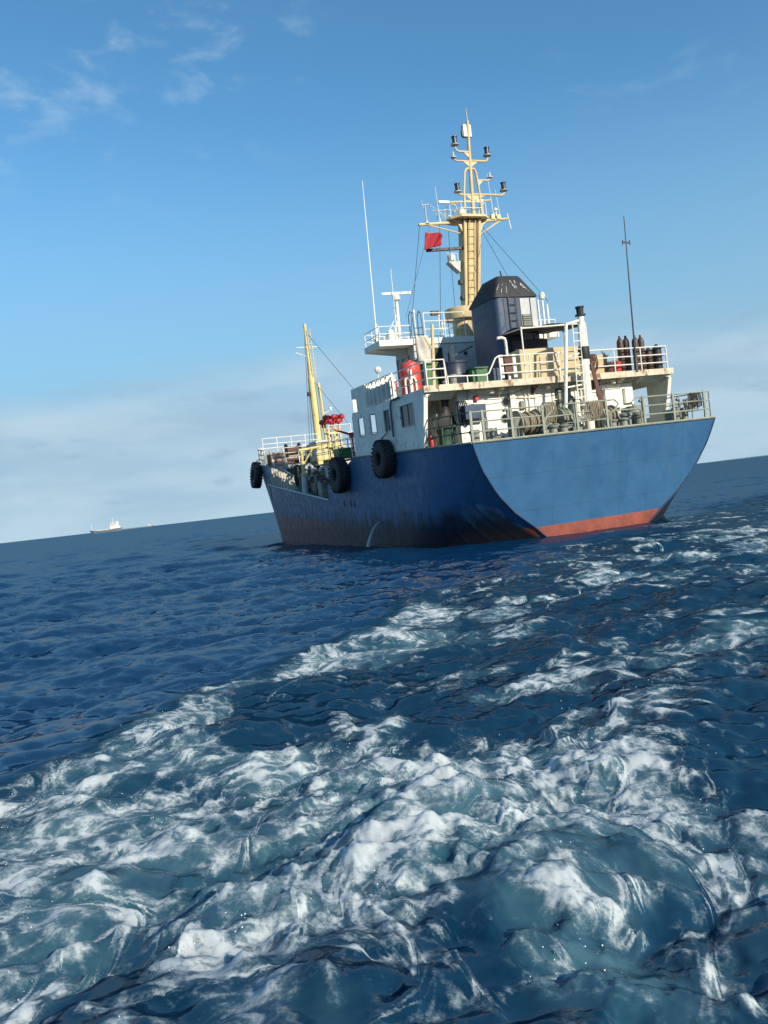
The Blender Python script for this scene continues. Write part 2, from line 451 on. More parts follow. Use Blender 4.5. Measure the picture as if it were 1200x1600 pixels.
l.new(m.M('ADD', m.M('MULTIPLY', bub, .7), blot2), fbmp.inputs['Height']); l.new(fbmp.outputs[0], fb.inputs['Normal'])
mx = n.new('ShaderNodeMixShader'); l.new(fmask, mx.inputs[0]); l.new(wmx.outputs[0], mx.inputs[1]); l.new(fb.outputs[0], mx.inputs[2])
l.new(mx.outputs[0], n['Material Output'].inputs['Surface'])
n.remove(m.b)
me.materials.append(m.m)
# ------------------------------------------------------------------ materials
def paint(name, colour, rough=.5, rust=.25, dirt=.35, streak=True, scale=1.0, rustcol=(.16, .065, .03)):
    """weathered ship paint: blotchy tone, run-down grime, rust spots; relief from the same noise"""
    m = Mat(name, rough)
    p = m.vec((1, 1, 1)); s = m.vec((1, 1, .16 if streak else 1))
    tone = m.noise(p, 1.7*scale, 5, .6)
    lo = tuple(c*(1 - .42*dirt) for c in colour); hi = tuple(min(.9, c*(1 + .22*dirt)) for c in colour)
    c = m.mix(m.ramp(tone, .3, .72), lo, hi)
    run = m.ramp(m.noise(s, 5.5*scale, 6, .62), .55, .82, 0, .75*dirt)
    c = m.mix(run, c, tuple(x*.33 + .012 for x in colour))
    if rust > 0:
        rn = m.M('ADD', m.M('MULTIPLY', m.noise(p, 3.1*scale, 7, .68, .4), .7), m.M('MULTIPLY', m.noise(s, 9*scale, 5, .6), .35))
        rm = m.ramp(rn, .655 - .16*rust, .73 - .14*rust, 0, .85)
        c = m.mix(rm, c, rustcol)
        m.set('Roughness', m.ramp(rn, .5, .75, rough, .85))
    m.set('Base Color', c)
    m.bump(m.noise(p, 24*scale, 4, .6), .12, .01)
    return m.m
MW = paint('white_paint', (.84, .81, .70), .5, .38, .24)
MWC = paint('clean_white_paint', (.82, .80, .71), .45, .12, .22)
MGREY = paint('grey_white_paint', (.50, .53, .52), .5, .25, .35)
MBLUE = paint('funnel_blue_paint', (.030, .058, .115), .5, .12, .35)
MBEIGE = paint('beige_paint', (.52, .42, .24), .55, .22, .35)
MMAST = paint('mast_buff_paint', (.68, .53, .27), .5, .22, .35)
MYEL = paint('yellow_paint', (.74, .60, .25), .5, .22, .35)
MRAIL = paint('grey_green_rail_paint', (.28, .31, .245), .55, .38, .4, scale=2)
MDECK = paint('green_deck_paint', (.075, .13, .085), .7, .45, .6, streak=False)
MGREEN = paint('green_plastic', (.045, .14, .055), .5, .05, .4)
MNAVY = paint('navy_plastic', (.020, .032, .062), .45, .03, .4)
MRED = paint('red_plastic', (.50, .060, .040), .45, .06, .35)
MREDP = paint('red_paint', (.50, .035, .040), .45, .05, .3)
MBROWN = paint('brown_cylinder_paint', (.075, .045, .034), .5, .25, .4)
MBLACK = paint('black_paint', (.016, .017, .018), .6, .10, .4)
MSOOT = paint('sooty_black_paint', (.022, .026, .030), .7, .15, .6)
MGEAR = paint('deck_gear_paint', (.24, .26, .22), .6, .5, .5, scale=2)
MDKGREEN = paint('dark_green_machine_paint', (.028, .070, .045), .5, .3, .45)
MRUST = paint('rusty_pipe_paint', (.12, .055, .045), .75, .5, .5, scale=2)
MSTEEL = paint('dark_wire_steel', (.045, .045, .045), .5, .2, .3)
MROPE = paint('weathered_rope', (.28, .24, .17), .9, 0, .5, streak=False, scale=5)
MCANVAS = paint('stained_white_canvas', (.60, .57, .50), .85, .30, .5)
MTYRE = paint('tyre_rubber', (.018, .018, .019), .75, 0, .5, streak=False, scale=2)
MLAMP = paint('dark_lamp_housing', (.030, .026, .05), .3, 0, .2)
MPLATE = paint('pale_plate_paint', (.50, .46, .38), .6, .40, .5)
MFASCIA = paint('rusty_cream_paint', (.66, .58, .44), .6, .75, .5, scale=.8)
MFLAG = paint('red_cloth', (.38, .020, .036), .8, 0, .25, streak=False)
mg = Mat('window_glass', .08); mg.set('Base Color', (.012, .018, .022)); MGLASS = mg.m
mp = Mat('peeling_mark_paint', .6); pv = mp.vec((1, 1, .35))
mp.set('Base Color', mp.mix(mp.ramp(mp.noise(pv, 9, 5, .6), .42, .58), (.03, .035, .04), (.42, .44, .44))); MMARK = mp.m

def hull_material(name):
    m = Mat(name, .42, spec=.25)
    p = m.vec((1, 1, 1)); s = m.vec((1, 1, .13)); s2 = m.vec((1.6, 1.6, .10))
    sp_ = m.n.new('ShaderNodeSeparateXYZ'); m.l.new(m.tc.outputs['Object'], sp_.inputs[0])
    x, z = sp_.outputs[0], sp_.outputs[2]
    blue = m.mix(m.ramp(m.noise(p, .9, 6, .6), .32, .70), (.030, .106, .226), (.042, .134, .272))
    blue = m.mix(m.ramp(m.noise(s, 1.1, 6, .62), .50, .80, 0, .55), blue, (.052, .130, .225))      # chalky runs
    blue = m.mix(m.ramp(m.noise(s2, 3.2, 6, .6), .60, .82, 0, .6), blue, (.022, .050, .085))       # dark runs
    # the side plating turns greyer towards the bow
    grey = m.mix(m.ramp(m.noise(s, 1.9, 5, .6), .35, .75), (.055, .088, .125), (.095, .125, .155))
    blue = m.mix(m.ramp(x, 7.0, 24.0, 0, .62), blue, grey)
    red = m.mix(m.ramp(m.noise(p, 1.6, 6, .65), .3, .7), (.21, .068, .050), (.34, .110, .082))
    wob = m.M('MULTIPLY', m.M('SUBTRACT', m.noise(p, 2.0, 4), .5), .06)
    lev = m.M('SUBTRACT', m.M('ADD', z, wob), m.M('ADD', m.M('MULTIPLY', x, .031), .34))
    c = m.mix(m.ramp(lev, -.012, .012), red, blue)
    # weed and oil band over the water, with stern overhang shade painted in
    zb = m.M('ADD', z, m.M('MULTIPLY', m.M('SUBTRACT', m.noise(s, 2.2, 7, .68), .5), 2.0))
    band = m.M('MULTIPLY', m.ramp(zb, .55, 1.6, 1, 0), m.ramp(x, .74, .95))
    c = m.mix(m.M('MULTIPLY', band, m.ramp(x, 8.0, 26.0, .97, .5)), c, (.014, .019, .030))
    rustn = m.M('ADD', m.M('MULTIPLY', m.noise(p, 2.3, 7, .7, .3), .65), m.M('MULTIPLY', m.noise(s2, 4.0, 5, .6), .4))
    c = m.mix(m.M('MULTIPLY', m.ramp(rustn, .64, .72, 0, .45), m.ramp(x, .9, 3.0, .12, 1.0)), c, (.10, .050, .032))
    def seam(v, pitch, off):                                   # welded plate edges
        t = m.M('ABSOLUTE', m.M('SUBTRACT', m.M('FRACT', m.M('ADD', m.M('MULTIPLY', v, 1/pitch), off)), .5))
        return m.ramp(t, .5 - .022/pitch, .5 - .006/pitch)
    sm_ = m.M('MAXIMUM', m.M('MAXIMUM', seam(z, 1.28, .2), seam(x, 4.4, .35)), seam(sp_.outputs[1], 2.9, .28))
    c = m.mix(m.M('MULTIPLY', sm_, m.ramp(m.noise(p, 1.4, 4), .35, .65, .10, .42)), c, (.025, .05, .085))
    scr = m.vec((.5, .5, 6.0))
    c = m.mix(m.ramp(m.noise(scr, 1.3, 7, .7), .66, .74, 0, .35), c, (.14, .19, .24))          # rub marks
    m.set('Base Color', c)
    m.set('Roughness', m.ramp(m.noise(p, 3, 4), .3, .7, .34, .55))
    # frames showing through the plating
    fr = m.M('ABSOLUTE', m.M('SUBTRACT', m.M('FRACT', m.M('MULTIPLY', x, 1/.62)), .5))
    hgt = m.M('ADD', m.M('MULTIPLY', m.ramp(fr, .30, .5), .4), m.M('ADD', m.M('MULTIPLY', sm_, .25), m.noise(p, 1.1, 5, .5)))
    m.bump(hgt, .35, .03)
    return m.m
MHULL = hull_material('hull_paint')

# ------------------------------------------------------------------ the tanker: hull
SHIP_LOC = (8.11, 28.79, 0.07); SHIP_ROT = (R(-.8), R(-1.3), R(112))
ship = empty('tanker_ship', SHIP_LOC, rot=SHIP_ROT)
tag(ship, 'blue hulled coastal tanker with white house, black topped funnel and buff mast', 'ship')
from mathutils import Euler
SHIP = Matrix.Translation(SHIP_LOC) @ Euler(SHIP_ROT).to_matrix().to_4x4()
def on_ship(o, loc, rz=0, rx=0, ry=0):
    mw = SHIP @ Matrix.Translation(loc) @ Matrix.Rotation(rz, 4, 'Z') @ Matrix.Rotation(ry, 4, 'Y') @ Matrix.Rotation(rx, 4, 'X')
    o.location = mw.to_translation(); o.rotation_euler = mw.to_euler(); return o

TW_Z = [-1.6, -.8, -.25, .3, .97, 1.15, 1.73, 2.6, 3.05, 3.55]
TW_W = [.25, 1.15, 2.1, 2.72, 3.62, 3.80, 4.36, 4.92, 5.12, 5.30]
BEAM = 5.65
def tr_w(z): return float(np.interp(z, TW_Z, TW_W)) if z < 3.55 else 5.30
def hull_w(x0, z):
    """half width at nominal station x0 and height z"""
    wt = tr_w(z)
    Ls = 3.6 + max(0, 1.2 - z) * .9
    w = wt + (BEAM - wt) * (1 - (1 - min(x0 / Ls, 1))**2.2)
    xs = 42.0; Lb = 19.5 - .55*max(0, min(z, 6)); n = 2.0 + .06*z
    e = max(0, min(1, (xs - x0) / Lb))
    return w * (1 - (1 - e)**n)
def hull_x(x0, z):
    if x0 < 8: return x0 + .2*(3.55 - z)*(1 - x0/8)
    if x0 > 24:
        w = (x0 - 24) / 18; return x0 - w*(4.6 - .92*min(z, 5))
    return x0
def top_z(x):
    if x <= 10.5: return 3.55 + .026*x
    if x <= 14.75: return 3.82 - (x - 10.5)*.27
    if x <= 27.2: return 1.98 + (x - 15)*.100
    return 4.42 + (x - 27.2)*.075
def deck_z(x):
    if x <= 11.3: return 3.48
    if x <= 27.2: return 1.9 + (x - 15)*.100 if x > 15 else 1.9
    return 4.36 + (x - 27.2)*.075
st = [0, .25, .6, 1, 1.5, 2.1, 2.9, 3.8, 5, 6.5, 8, 9.5, 10.5, 11.3, 12.5, 13.7, 14.75, 14.78, 16, 18, 20, 22, 24, 25.5, 27.18, 27.22]
st += list(np.arange(28, 42.01, .7))
def rows(x):
    zt = top_z(x); return [zt, zt - .35] + [zt - .35 + (-1.9 - zt + .35)*(i/13) for i in range(1, 14)]
def shell(side):
    b = MB(); nrow = 15
    for x in st:
        for z in rows(x): b.v.append((hull_x(x, z), side*hull_w(x, z), z))
    for i in range(len(st)-1):
        for j in range(nrow-1):
            a = i*nrow + j; b.f.append((a, a+1, a+nrow+1, a+nrow))
    return b
hb = shell(1); s2_ = shell(-1); hb.add(s2_.v, s2_.f)
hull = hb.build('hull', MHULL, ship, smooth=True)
tb = MB(); zz = rows(0)
for k in range(9):
    f_ = 1 - k/4
    for z in zz: tb.v.append((hull_x(0, z) - .06*(1 - f_*f_) , f_*hull_w(0, z), z))
for k in range(8):
    for j in range(14):
        a = k*15 + j; tb.f.append((a, a+15, a+16, a+1))
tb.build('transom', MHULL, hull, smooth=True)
# edge bar along the rail of the hull and the knuckle down the transom corners
eb = MB()
for s_ in (1, -1):
    eb.tube([(hull_x(x, top_z(x)), s_*(hull_w(x, top_z(x)) + .01), top_z(x)) for x in st if x <= 10.5], .04, 6)
eb.tube([(-.07*(1 - (y/5.3)**2) - .01, y, 3.56) for y in np.linspace(-5.3, 5.3, 13)], .045, 6)
eb.build('edge_bar', MRAIL, hull)
for s_ in (1, -1):
    kb = MB(); kb.tube([(hull_x(0, z) - .005, s_*(hull_w(0, z) + .0), z) for z in np.linspace(3.52, -.6, 14)], .03, 6)
    kb.build('corner_bar', MBLUE, hull)
rb = MB(); xs_ = [x for x in st if 14.78 <= x <= 27.2]
rb.tube([(x, hull_w(x, top_z(x)) + .02, top_z(x)) for x in xs_], .05, 6)
rb.tube([(x, -hull_w(x, top_z(x)) - .02, top_z(x)) for x in xs_], .05, 6)
rb.build('deck_edge_bar', MGREY, hull)
rb = MB(); xs_ = [x for x in st if x >= 27.2]
for s_ in (1, -1):
    rb.tube([(hull_x(x, top_z(x)), s_*(hull_w(x, top_z(x)) + .01), top_z(x)) for x in xs_], .05, 6)
rb.build('forecastle_edge_bar', MGREY, hull)
for x, z in ((12.55, 1.75), (11.62, 1.75), (11.12, 1.72), (7.7, 2.85)):
    sc = MB()
    a = [(x + .11*math.cos(t), z + .17*math.sin(t)) for t in np.linspace(0, 2*math.pi, 13)[:-1]]
    sc.prism(a, 'y', BEAM - .02, BEAM + .012); sc.build('scupper', MBLACK, hull)
# decks and the bulkheads between their levels
db = MB(); ds = [x for x in st if x <= 11.3]
def strip(xs):
    b = MB()
    for x in xs:
        z = deck_z(x); w = max(.01, hull_w(x, z) - .02)
        b.v += [(hull_x(x, z) + (.02 if x < .1 else 0), w, z), (hull_x(x, z) + (.02 if x < .1 else 0), -w, z)]
    b.f = [(2*i, 2*i+1, 2*i+3, 2*i+2) for i in range(len(xs)-1)]
    return b
strip(ds).build('poop_deck', MDECK, ship)
strip([11.3] + [x for x in st if 11.5 < x <= 27.18]).build('main_deck', MDECK, ship)
strip([27.22] + [x for x in st if x > 27.3]).build('forecastle_deck', MDECK, ship)
MB().box(11.28, 11.34, -5.62, 5.62, 1.5, 3.47).build('poop_bulkhead', MGREY, ship)
fbk = MB(); w = hull_w(27.2, 3.5); fbk.box(27.17, 27.24, -w + .02, w - .02, 2.2, 4.36).build('forecastle_bulkhead', MGREY, ship)

# ------------------------------------------------------------------ the house and its decks
BD = 5.78                                                     # boat deck level
house = MB().box(3.0, 11.2, -4.05, 4.05, 3.48, 5.62).build('accommodation_house', MW, ship)
bdm = MB(); bdm.prism([(2.4, -5.66), (2.4, 5.66), (10.2, 5.60), (10.2, -5.60)], 'z', 5.63, BD)
boat_deck = bdm.build('boat_deck', MW, ship, bevel=.012)
fa = MB(); fa.prism([(2.36, -5.70), (2.36, 5.70), (2.396, 5.70), (2.396, -5.70)], 'z', 5.60, 5.84); fa.build('fascia', MFASCIA, boat_deck)
for y, w_, h_ in ((.8, .42, .26), (-.55, .30, .2), (-2.1, .5, .28), (3.6, .3, .2), (-3.3, .35, .22), (2.3, .22, .16)):   # bracket knees below the deck edge
    k = MB(); k.prism([(2.45, 5.6), (2.99, 5.6), (2.99, 5.25)], 'y', y - .02, y + .02); k.build('knee', MRUST if w_ > .4 else MW, boat_deck)

def plate_with_holes(x0, x1, z0, z1, holes, y, t):
    """upright plate in the x-z plane with slanted rectangular openings; returns MB"""
    xs = sorted({x0, x1, *[h[0] for h in holes], *[h[1] for h in holes]})
    zs = sorted({z0, z1, *[h[2] for h in holes], *[h[3] for h in holes]})
    b = MB()
    for i in range(len(xs)-1):
        for j in range(len(zs)-1):
            cx_, cz_ = (xs[i]+xs[i+1])/2, (zs[j]+zs[j+1])/2
            if any(h[0] < cx_ < h[1] and h[2] < cz_ < h[3] for h in holes): continue
            b.box(xs[i], xs[i+1], y - t, y + t, zs[j], zs[j+1])
    return b
def slope_fix(b, za=3.6, zb=5.63):
    """lower edge follows the sheer of the hull, after edge leans aft towards the top"""
    out_ = []
    for x, y, z in b.v:
        if z <= za + .02: z = top_z(min(x, 10.5)) + .03
        if x < 3.05: x = x - (z - 3.65)*.25
        out_.append((x, y, z))
    b.v = out_; return b
holes = [(3.55, 4.75, 4.58, 5.40), (5.85, 6.42, 4.60, 5.44), (7.33, 7.98, 4.62, 5.46), (8.72, 9.38, 4.63, 5.45)]
for s_, hs_ in ((1, holes), (-1, [(3.95, 5.6, 3.95, 5.30), (6.2, 7.0, 4.6, 5.4), (7.8, 8.6, 4.6, 5.4)])):
    b = slope_fix(plate_with_holes(3.0, 10.15, 3.6, 5.63, hs_, s_*5.63, .02))
    sh = b.build('side_plating', MW, ship)
    if s_ < 0: sh['label'] = 'starboard side plating with a wide opening'
    for h in hs_:
        f = MB(); e = .03
        for a, c_ in (((h[0], h[2]), (h[1], h[2])), ((h[1], h[2]), (h[1], h[3])), ((h[1], h[3]), (h[0], h[3])), ((h[0], h[3]), (h[0], h[2]))):
            f.bar((a[0], s_*5.655, a[1]), (c_[0], s_*5.655, c_[1]), .035, .03)
        f.build('window_frame', MGREY, sh)
        if s_ > 0 and h[0] < 7:
            g = MB().box(h[0], h[1], 5.60, 5.615, h[2], h[3]); g.build('window_pane', MGLASS, sh)
            g = MB(); xm = (h[0] + h[1])/2; g.box(xm - .02, xm + .02, 5.62, 5.645, h[2], h[3]); g.build('window_bar', MGREY, sh)
    p = MB()                                                  # rounded after edge of the plating
    pts = [(2.62, s_*5.3, 5.58), (2.55, s_*5.52, 5.56), (2.54, s_*5.60, 5.45), (2.60, s_*5.60, 5.2), (2.88, s_*5.60, 4.2), (3.0, s_*5.60, 3.72)]
    for i in range(len(pts)-1): p.bar(pts[i], pts[i+1], .16, .10)
    p.build('edge_pillar', MWC, sh)
    c_ = MB(); c_.prism([(2.52, 5.60), (3.0, 5.60), (3.0, 5.35)], 'y', s_*4.3, s_*5.5); c_.build('header_beam', MW, sh)
w3 = MB().box(5.9, 6.4, 5.0, 5.02, 4.4, 5.5)
pipe = MB(); pipe.tube([(5.55, 5.72, 4.3), (5.5, 5.72, 5.55), (5.35, 5.72, 5.72), (4.6, 5.72, 5.74)], .04, 8); pipe.build('drain_pipe', MBLUE, ship)

def disc(name, c, r, depth, mat, parent, axis='x', n=18, ry=None):
    b = MB(); b.lathe([(r*1.0, 0), (r, depth)], c, axis, n); return b.build(name, mat, parent, smooth=True)
def porthole(y, z, r):
    b = MB(); b.lathe([(r*1.18, 0), (r*1.18, -.03), (r, -.035), (r, -.01)], (2.995, y, z), 'x', 20)
    fr_ = b.build('porthole', MGEAR, house, smooth=True)
    return fr_
for y, z, r in ((2.0, 5.08, .155), (2.12, 4.45, .15), (-1.0, 4.92, .15), (-2.1, 4.62, .13)):
    porthole(y, z, r); 
    MB().lathe([(r, 0), (r, -.012)], (2.99, y, z), 'x', 18).build('porthole_glass', MGLASS, house)
# doorway recess near the middle, lockers and boxes on the after wall
MB().box(2.90, 2.998, -.95, -.28, 3.5, 5.42).build('doorway', MDKGREEN, house, bevel=.01)
MB().box(2.86, 2.9, -.90, -.33, 3.56, 5.36).build('door', MGEAR, house, bevel=.01)
MB().box(2.84, 2.998, -3.35, -2.55, 4.45, 5.25).build('wall_locker', MWC, house, bevel=.02)
MB().box(2.86, 2.998, -3.95, -3.55, 4.60, 5.22).build('wall_locker', MWC, house, bevel=.02)
MB().box(2.6, 2.998, 3.12, 4.0, 4.52, 5.05).build('wall_box', MBLUE, house, bevel=.02)
MB().box(2.80, 2.998, 2.62, 3.0, 3.5, 4.55).build('wall_locker', MW, house, bevel=.02)
MB().box(2.9, 2.998, 1.62, 1.84, 3.5, 5.60).build('wall_stiffener', MW, house)
MB().box(2.9, 2.998, -1.9, -1.78, 3.5, 5.60).build('wall_stiffener', MW, house)
for y0, y1, zc_, sag in ((3.9, 1.2, 5.52, .22), (1.3, -1.0, 5.55, .14), (3.0, 1.6, 5.56, .1), (-2.0, -3.9, 5.5, .12)):
    c_ = MB(); c_.tube([(2.42 + .4*t*(1-t), y0 + (y1-y0)*t, zc_ - 4*sag*t*(1-t)) for t in np.linspace(0, 1, 10)], .014, 5)
    c_.build('cable', MBLACK, house)
for y in (2.75, .2, -2.9):
    b = MB(); b.lathe([(.02, 0), (.09, .02), (.10, .14), (.03, .18)], (2.72, y, 5.40), 'z', 12); b.build('deck_light', MWC, house, smooth=True)
for (y0, y1, z) in ((1.5, .6, 5.2), (-.2, -1.7, 5.0)):
    b = MB(); b.tube([(2.93, y0, z), (2.93, y1, z - .05)], .022, 6); b.build('wall_pipe', MW, house)
for y in (1.15, .98, -1.45):
    b = MB(); b.tube([(2.94, y, 3.5), (2.94, y, 5.6)], .03, 6); b.build('wall_pipe', MW, house)

# wheelhouse
wh = MB(); wh.prism([(8.5, 3.0), (10.5, 3.0), (11.1, 2.5), (11.1, -2.5), (10.5, -3.0), (8.5, -3.0)], 'z', BD, 8.38)
wheelhouse = wh.build('wheelhouse', MGREY, ship)
for i, (xa, xb) in enumerate(((8.72, 9.18), (9.30, 9.82), (9.94, 10.42))):
    for s_ in (1, -1):
        b = MB(); b.box(xa, xb, s_*3.0, s_*3.015, 7.12, 8.05); wdw = b.build('window', MGLASS, wheelhouse)
        f = MB()
        for a, c_ in (((xa, 7.12), (xb, 7.12)), ((xb, 7.12), (xb, 8.05)), ((xb, 8.05), (xa, 8.05)), ((xa, 8.05), (xa, 7.12))):
            f.bar((a[0], s_*3.02, a[1]), (c_[0], s_*3.02, c_[1]), .05, .05)
        f.build('window_frame', MGREY, wdw)
MB().box(8.46, 8.495, 1.62, 2.15, 6.0, 8.22).build('door', MBLACK, wheelhouse)
MB().box(8.46, 8.495, .95, 1.35, 7.45, 7.95).build('window', MGLASS, wheelhouse)
roof = MB(); roof.prism([(8.45, 4.62), (8.45, -4.62), (10.25, -4.62), (11.3, -2.7), (11.3, 2.7), (10.25, 4.62)], 'z', 8.40, 8.66)
compass = roof.build('compass_deck', MWC, ship, bevel=.015)
for s_ in (1, -1):
    b = MB(); b.prism([(3.02, 8.395), (4.5, 8.395), (3.02, 8.05)], 'x', 9.2, 9.26)
    b.v = [(x, s_*y, z) for x, y, z in b.v]; b.build('wing_bracket', MGREY, compass)
MB().box(8.0, 8.5, -2.9, 1.3, BD, 8.2).build('chartroom', MGREY, wheelhouse)
for y, z, r in ((.72, 7.82, .09), (-.4, 7.8, .09)):
    MB().lathe([(r, 0), (r, -.02)], (7.995, y, z), 'x', 14).build('porthole', MBLACK, wheelhouse)

# ------------------------------------------------------------------ rails and ladders
def railing(name, pts, h, bars, mat, parent, spacing=1.1, r=.024, closed=False, posts=None, post_r=None):
    b = MB(); pts = [Vector(p) for p in pts]
    for hb_ in bars: b.tube([p + Vector((0, 0, hb_)) for p in pts], r, 6)
    rail = b.build(name, mat, parent, smooth=True)
    acc = []
    if posts is None:
        for a, c_ in zip(pts[:-1], pts[1:]):
            n_ = max(1, round((c_ - a).length / spacing))
            acc += [a.lerp(c_, i/n_) for i in range(n_)]
        acc.append(pts[-1])
    else: acc = [Vector(p) for p in posts]
    for p in acc:
        q = MB(); q.tube([p, p + Vector((0, 0, h))], post_r or r*1.15, 6); q.build('post', mat, rail, smooth=True)
    return rail
def ladder(name, a, b_, width_vec, mat, parent, step=.3, r=.022, rail_r=None):
    a, b_, w = Vector(a), Vector(b_), Vector(width_vec)
    m_ = MB(); m_.tube([a, b_], rail_r or r, 6); m_.tube([a + w, b_ + w], rail_r or r, 6)
    lad = m_.build(name, mat, parent, smooth=True); n_ = int((b_ - a).length / step)
    for i in range(1, n_):
        p = a.lerp(b_, i/n_); q = MB(); q.tube([p, p + w], r*.8, 5); q.build('rung', mat, lad)
    return lad
PZ = 3.57
bars3 = (.34, .67, 1.0)
def flat_posts(rail, ys, mat, x=.10):
    for y in ys:
        q = MB(); q.box(x - .03, x + .03, y - .045, y + .045, PZ, PZ + 1.05); q.build('post', mat, rail)
# stern rail in panels, with the two low mooring gates
b = MB()
for y0, y1 in ((5.22, 2.40), (-.38, -2.0 + .02), (-2.02, -5.22)):
    if (y0, y1) == (-.38, -1.98): continue
    for h in bars3: b.tube([(.10, y0, PZ + h), (.10, y1, PZ + h)], .028, 6)
for h in (.34, .67, 1.0): b.tube([(.10, .98, PZ + h), (.10, -.36, PZ + h)], .028, 6)
def hook(y, d):                                              # rail ends that turn back on themselves
    t = [(.10, y - d*.0, PZ + 1.0), (.10, y + d*.26, PZ + 1.03), (.10, y + d*.40, PZ + .93), (.10, y + d*.40, PZ + .78), (.10, y + d*.18, PZ + .60), (.10, y - d*.02, PZ + .48)]
    b.tube(t, .028, 6)
hook(2.40, -1); 
b.tube([(.10, 2.30, PZ), (.10, 2.28, PZ + .5), (.10, 2.18, PZ + .6), (.10, 1.18, PZ + .62), (.10, 1.06, PZ + .55), (.10, 1.05, PZ)], .028, 6)
b.tube([(.10, .98, PZ + 1.0), (.10, 1.36, PZ + 1.0), (.10, 1.48, PZ + .90), (.10, 1.42, PZ + .78), (.10, 1.1, PZ + .6)], .028, 6)
b.tube([(.10, -.50, PZ), (.10, -.52, PZ + .5), (.10, -.62, PZ + .6), (.10, -1.80, PZ + .60), (.10, -1.90, PZ + .5), (.10, -1.90, PZ)], .028, 6)
b.tube([(.10, -.38, PZ + 1.0), (.10, -.75, PZ + 1.0), (.10, -.92, PZ + .85), (.10, -.70, PZ + .62)], .028, 6)
b.tube([(.10, -2.02, PZ + 1.0), (.10, -1.7, PZ + 1.0), (.10, -1.5, PZ + .85), (.10, -1.62, PZ + .62)], .028, 6)
stern_rail = b.build('stern_railing', MRAIL, ship, smooth=True)
flat_posts(stern_rail, (5.2, 4.75, 3.63, 2.36, .94, .0 - .36, -2.04, -3.44, -4.95), MRAIL)
for s_ in (1, -1):
    pts = [(.10, s_*5.2, PZ), (1.2, s_*5.36, PZ + .03), (2.3, s_*5.5, PZ + .06), (2.85, s_*5.56, PZ + .07)]
    railing('side_railing', pts, 1.02, bars3, MRAIL if s_ < 0 else MDKGREEN, ship, spacing=1.0)  # port rail takes a darker green: its shade is put into the colour
# boat deck rails
b3 = (.32, .64, .97)
railing('boat_deck_railing', [(2.44, 5.5, BD), (2.44, 4.74, BD)], .97, b3, MWC, ship, spacing=.76)
lowr = MB(); lowr.tube([(2.44, 4.74, BD + .93), (2.44, 4.68, BD + .34), (2.44, 3.1, BD + .30), (2.44, 2.92, BD + .36), (2.44, 2.58, BD + .90), (2.44, 2.42, BD + .98)], .028, 6)
lr = lowr.build('boat_deck_railing', MWC, ship, smooth=True)
for y in (4.66, 3.85, 3.02):
    q = MB(); q.tube([(2.44, y, BD), (2.44, y, BD + .32)], .025, 6); q.build('post', MWC, lr)
railing('boat_deck_railing', [(2.44, 2.42, BD), (2.44, -5.48, BD)], .98, b3, MWC, ship, spacing=1.32)
railing('boat_deck_railing', [(2.5, -5.52, BD), (8.4, -5.52, BD)], .98, b3, MWC, ship, spacing=1.4)
railing('boat_deck_railing', [(2.5, 5.52, BD), (5.3, 5.52, BD)], .98, b3, MWC, ship, spacing=1.4)
# forward part of the boat deck side: broad flat stanchions with a dodger between them, then a solid bulwark
dg = MB(); dg.box(5.45, 8.3, 5.545, 5.560, BD + .10, BD + .72)
dodger = dg.build('dodger_panel', MCANVAS, ship)
for x in (5.5, 5.95, 6.45, 6.95, 7.45, 7.85, 8.15):
    q = MB(); q.box(x - .02, x + .02, 5.42, 5.64, BD, BD + .98); q.build('stanchion', MWC, dodger)
q = MB(); q.tube([(5.4, 5.56, BD + 1.0), (8.35, 5.56, BD + 1.0)], .03, 6); q.build('top_bar', MWC, dodger)
bw_ = MB(); bw_.prism([(8.3, BD - .1), (9.45, BD - .1), (9.45, BD + .52), (9.98, BD + .60), (9.95, BD + 1.02), (8.25, BD + 1.02)], 'y', 5.58, 5.62)
bulwark = bw_.build('bulwark', MW, ship)
bw_ = MB(); bw_.prism([(5.60, BD), (-5.60, BD), (-5.60, BD + 1.0), (5.60, BD + 1.0)], 'x', 9.93, 9.97); bw_.build('bulwark', MW, ship)
# compass deck rails
CD = 8.66
bc = (.28, .60)
railing('compass_deck_railing', [(8.52, 3.0, CD), (8.52, 4.55, CD), (10.2, 4.55, CD), (11.2, 2.7, CD), (11.2, -2.7, CD), (10.2, -4.55, CD), (8.52, -4.55, CD), (8.52, -3.0, CD)], .62, bc, MWC, ship, spacing=.8, r=.02)
railing('compass_deck_railing', [(8.0, 2.6, CD - .1), (8.0, .6, CD - .1)], 1.1, (.4, .75, 1.1), MWC, ship, spacing=1.0, r=.02)
railing('compass_deck_railing', [(8.0, -.9, CD - .1), (8.0, -2.9, CD - .1)], 1.1, (.4, .75, 1.1), MWC, ship, spacing=1.0, r=.02)
ladder('wheelhouse_ladder', (8.25, 2.95, BD), (8.35, 2.95, 9.4), (0, -.42, 0), MSTEEL, ship)
hl = MB()
for dy in (0, -.42):
    hl.tube([(8.35, 2.95 + dy, 9.4), (8.38, 2.95 + dy, 9.75), (8.55, 2.95 + dy, 9.88), (8.75, 2.95 + dy, 9.7), (8.78, 2.95 + dy, 8.7)], .022, 6)
hl.build('ladder_hoop', MSTEEL, ship, smooth=True)
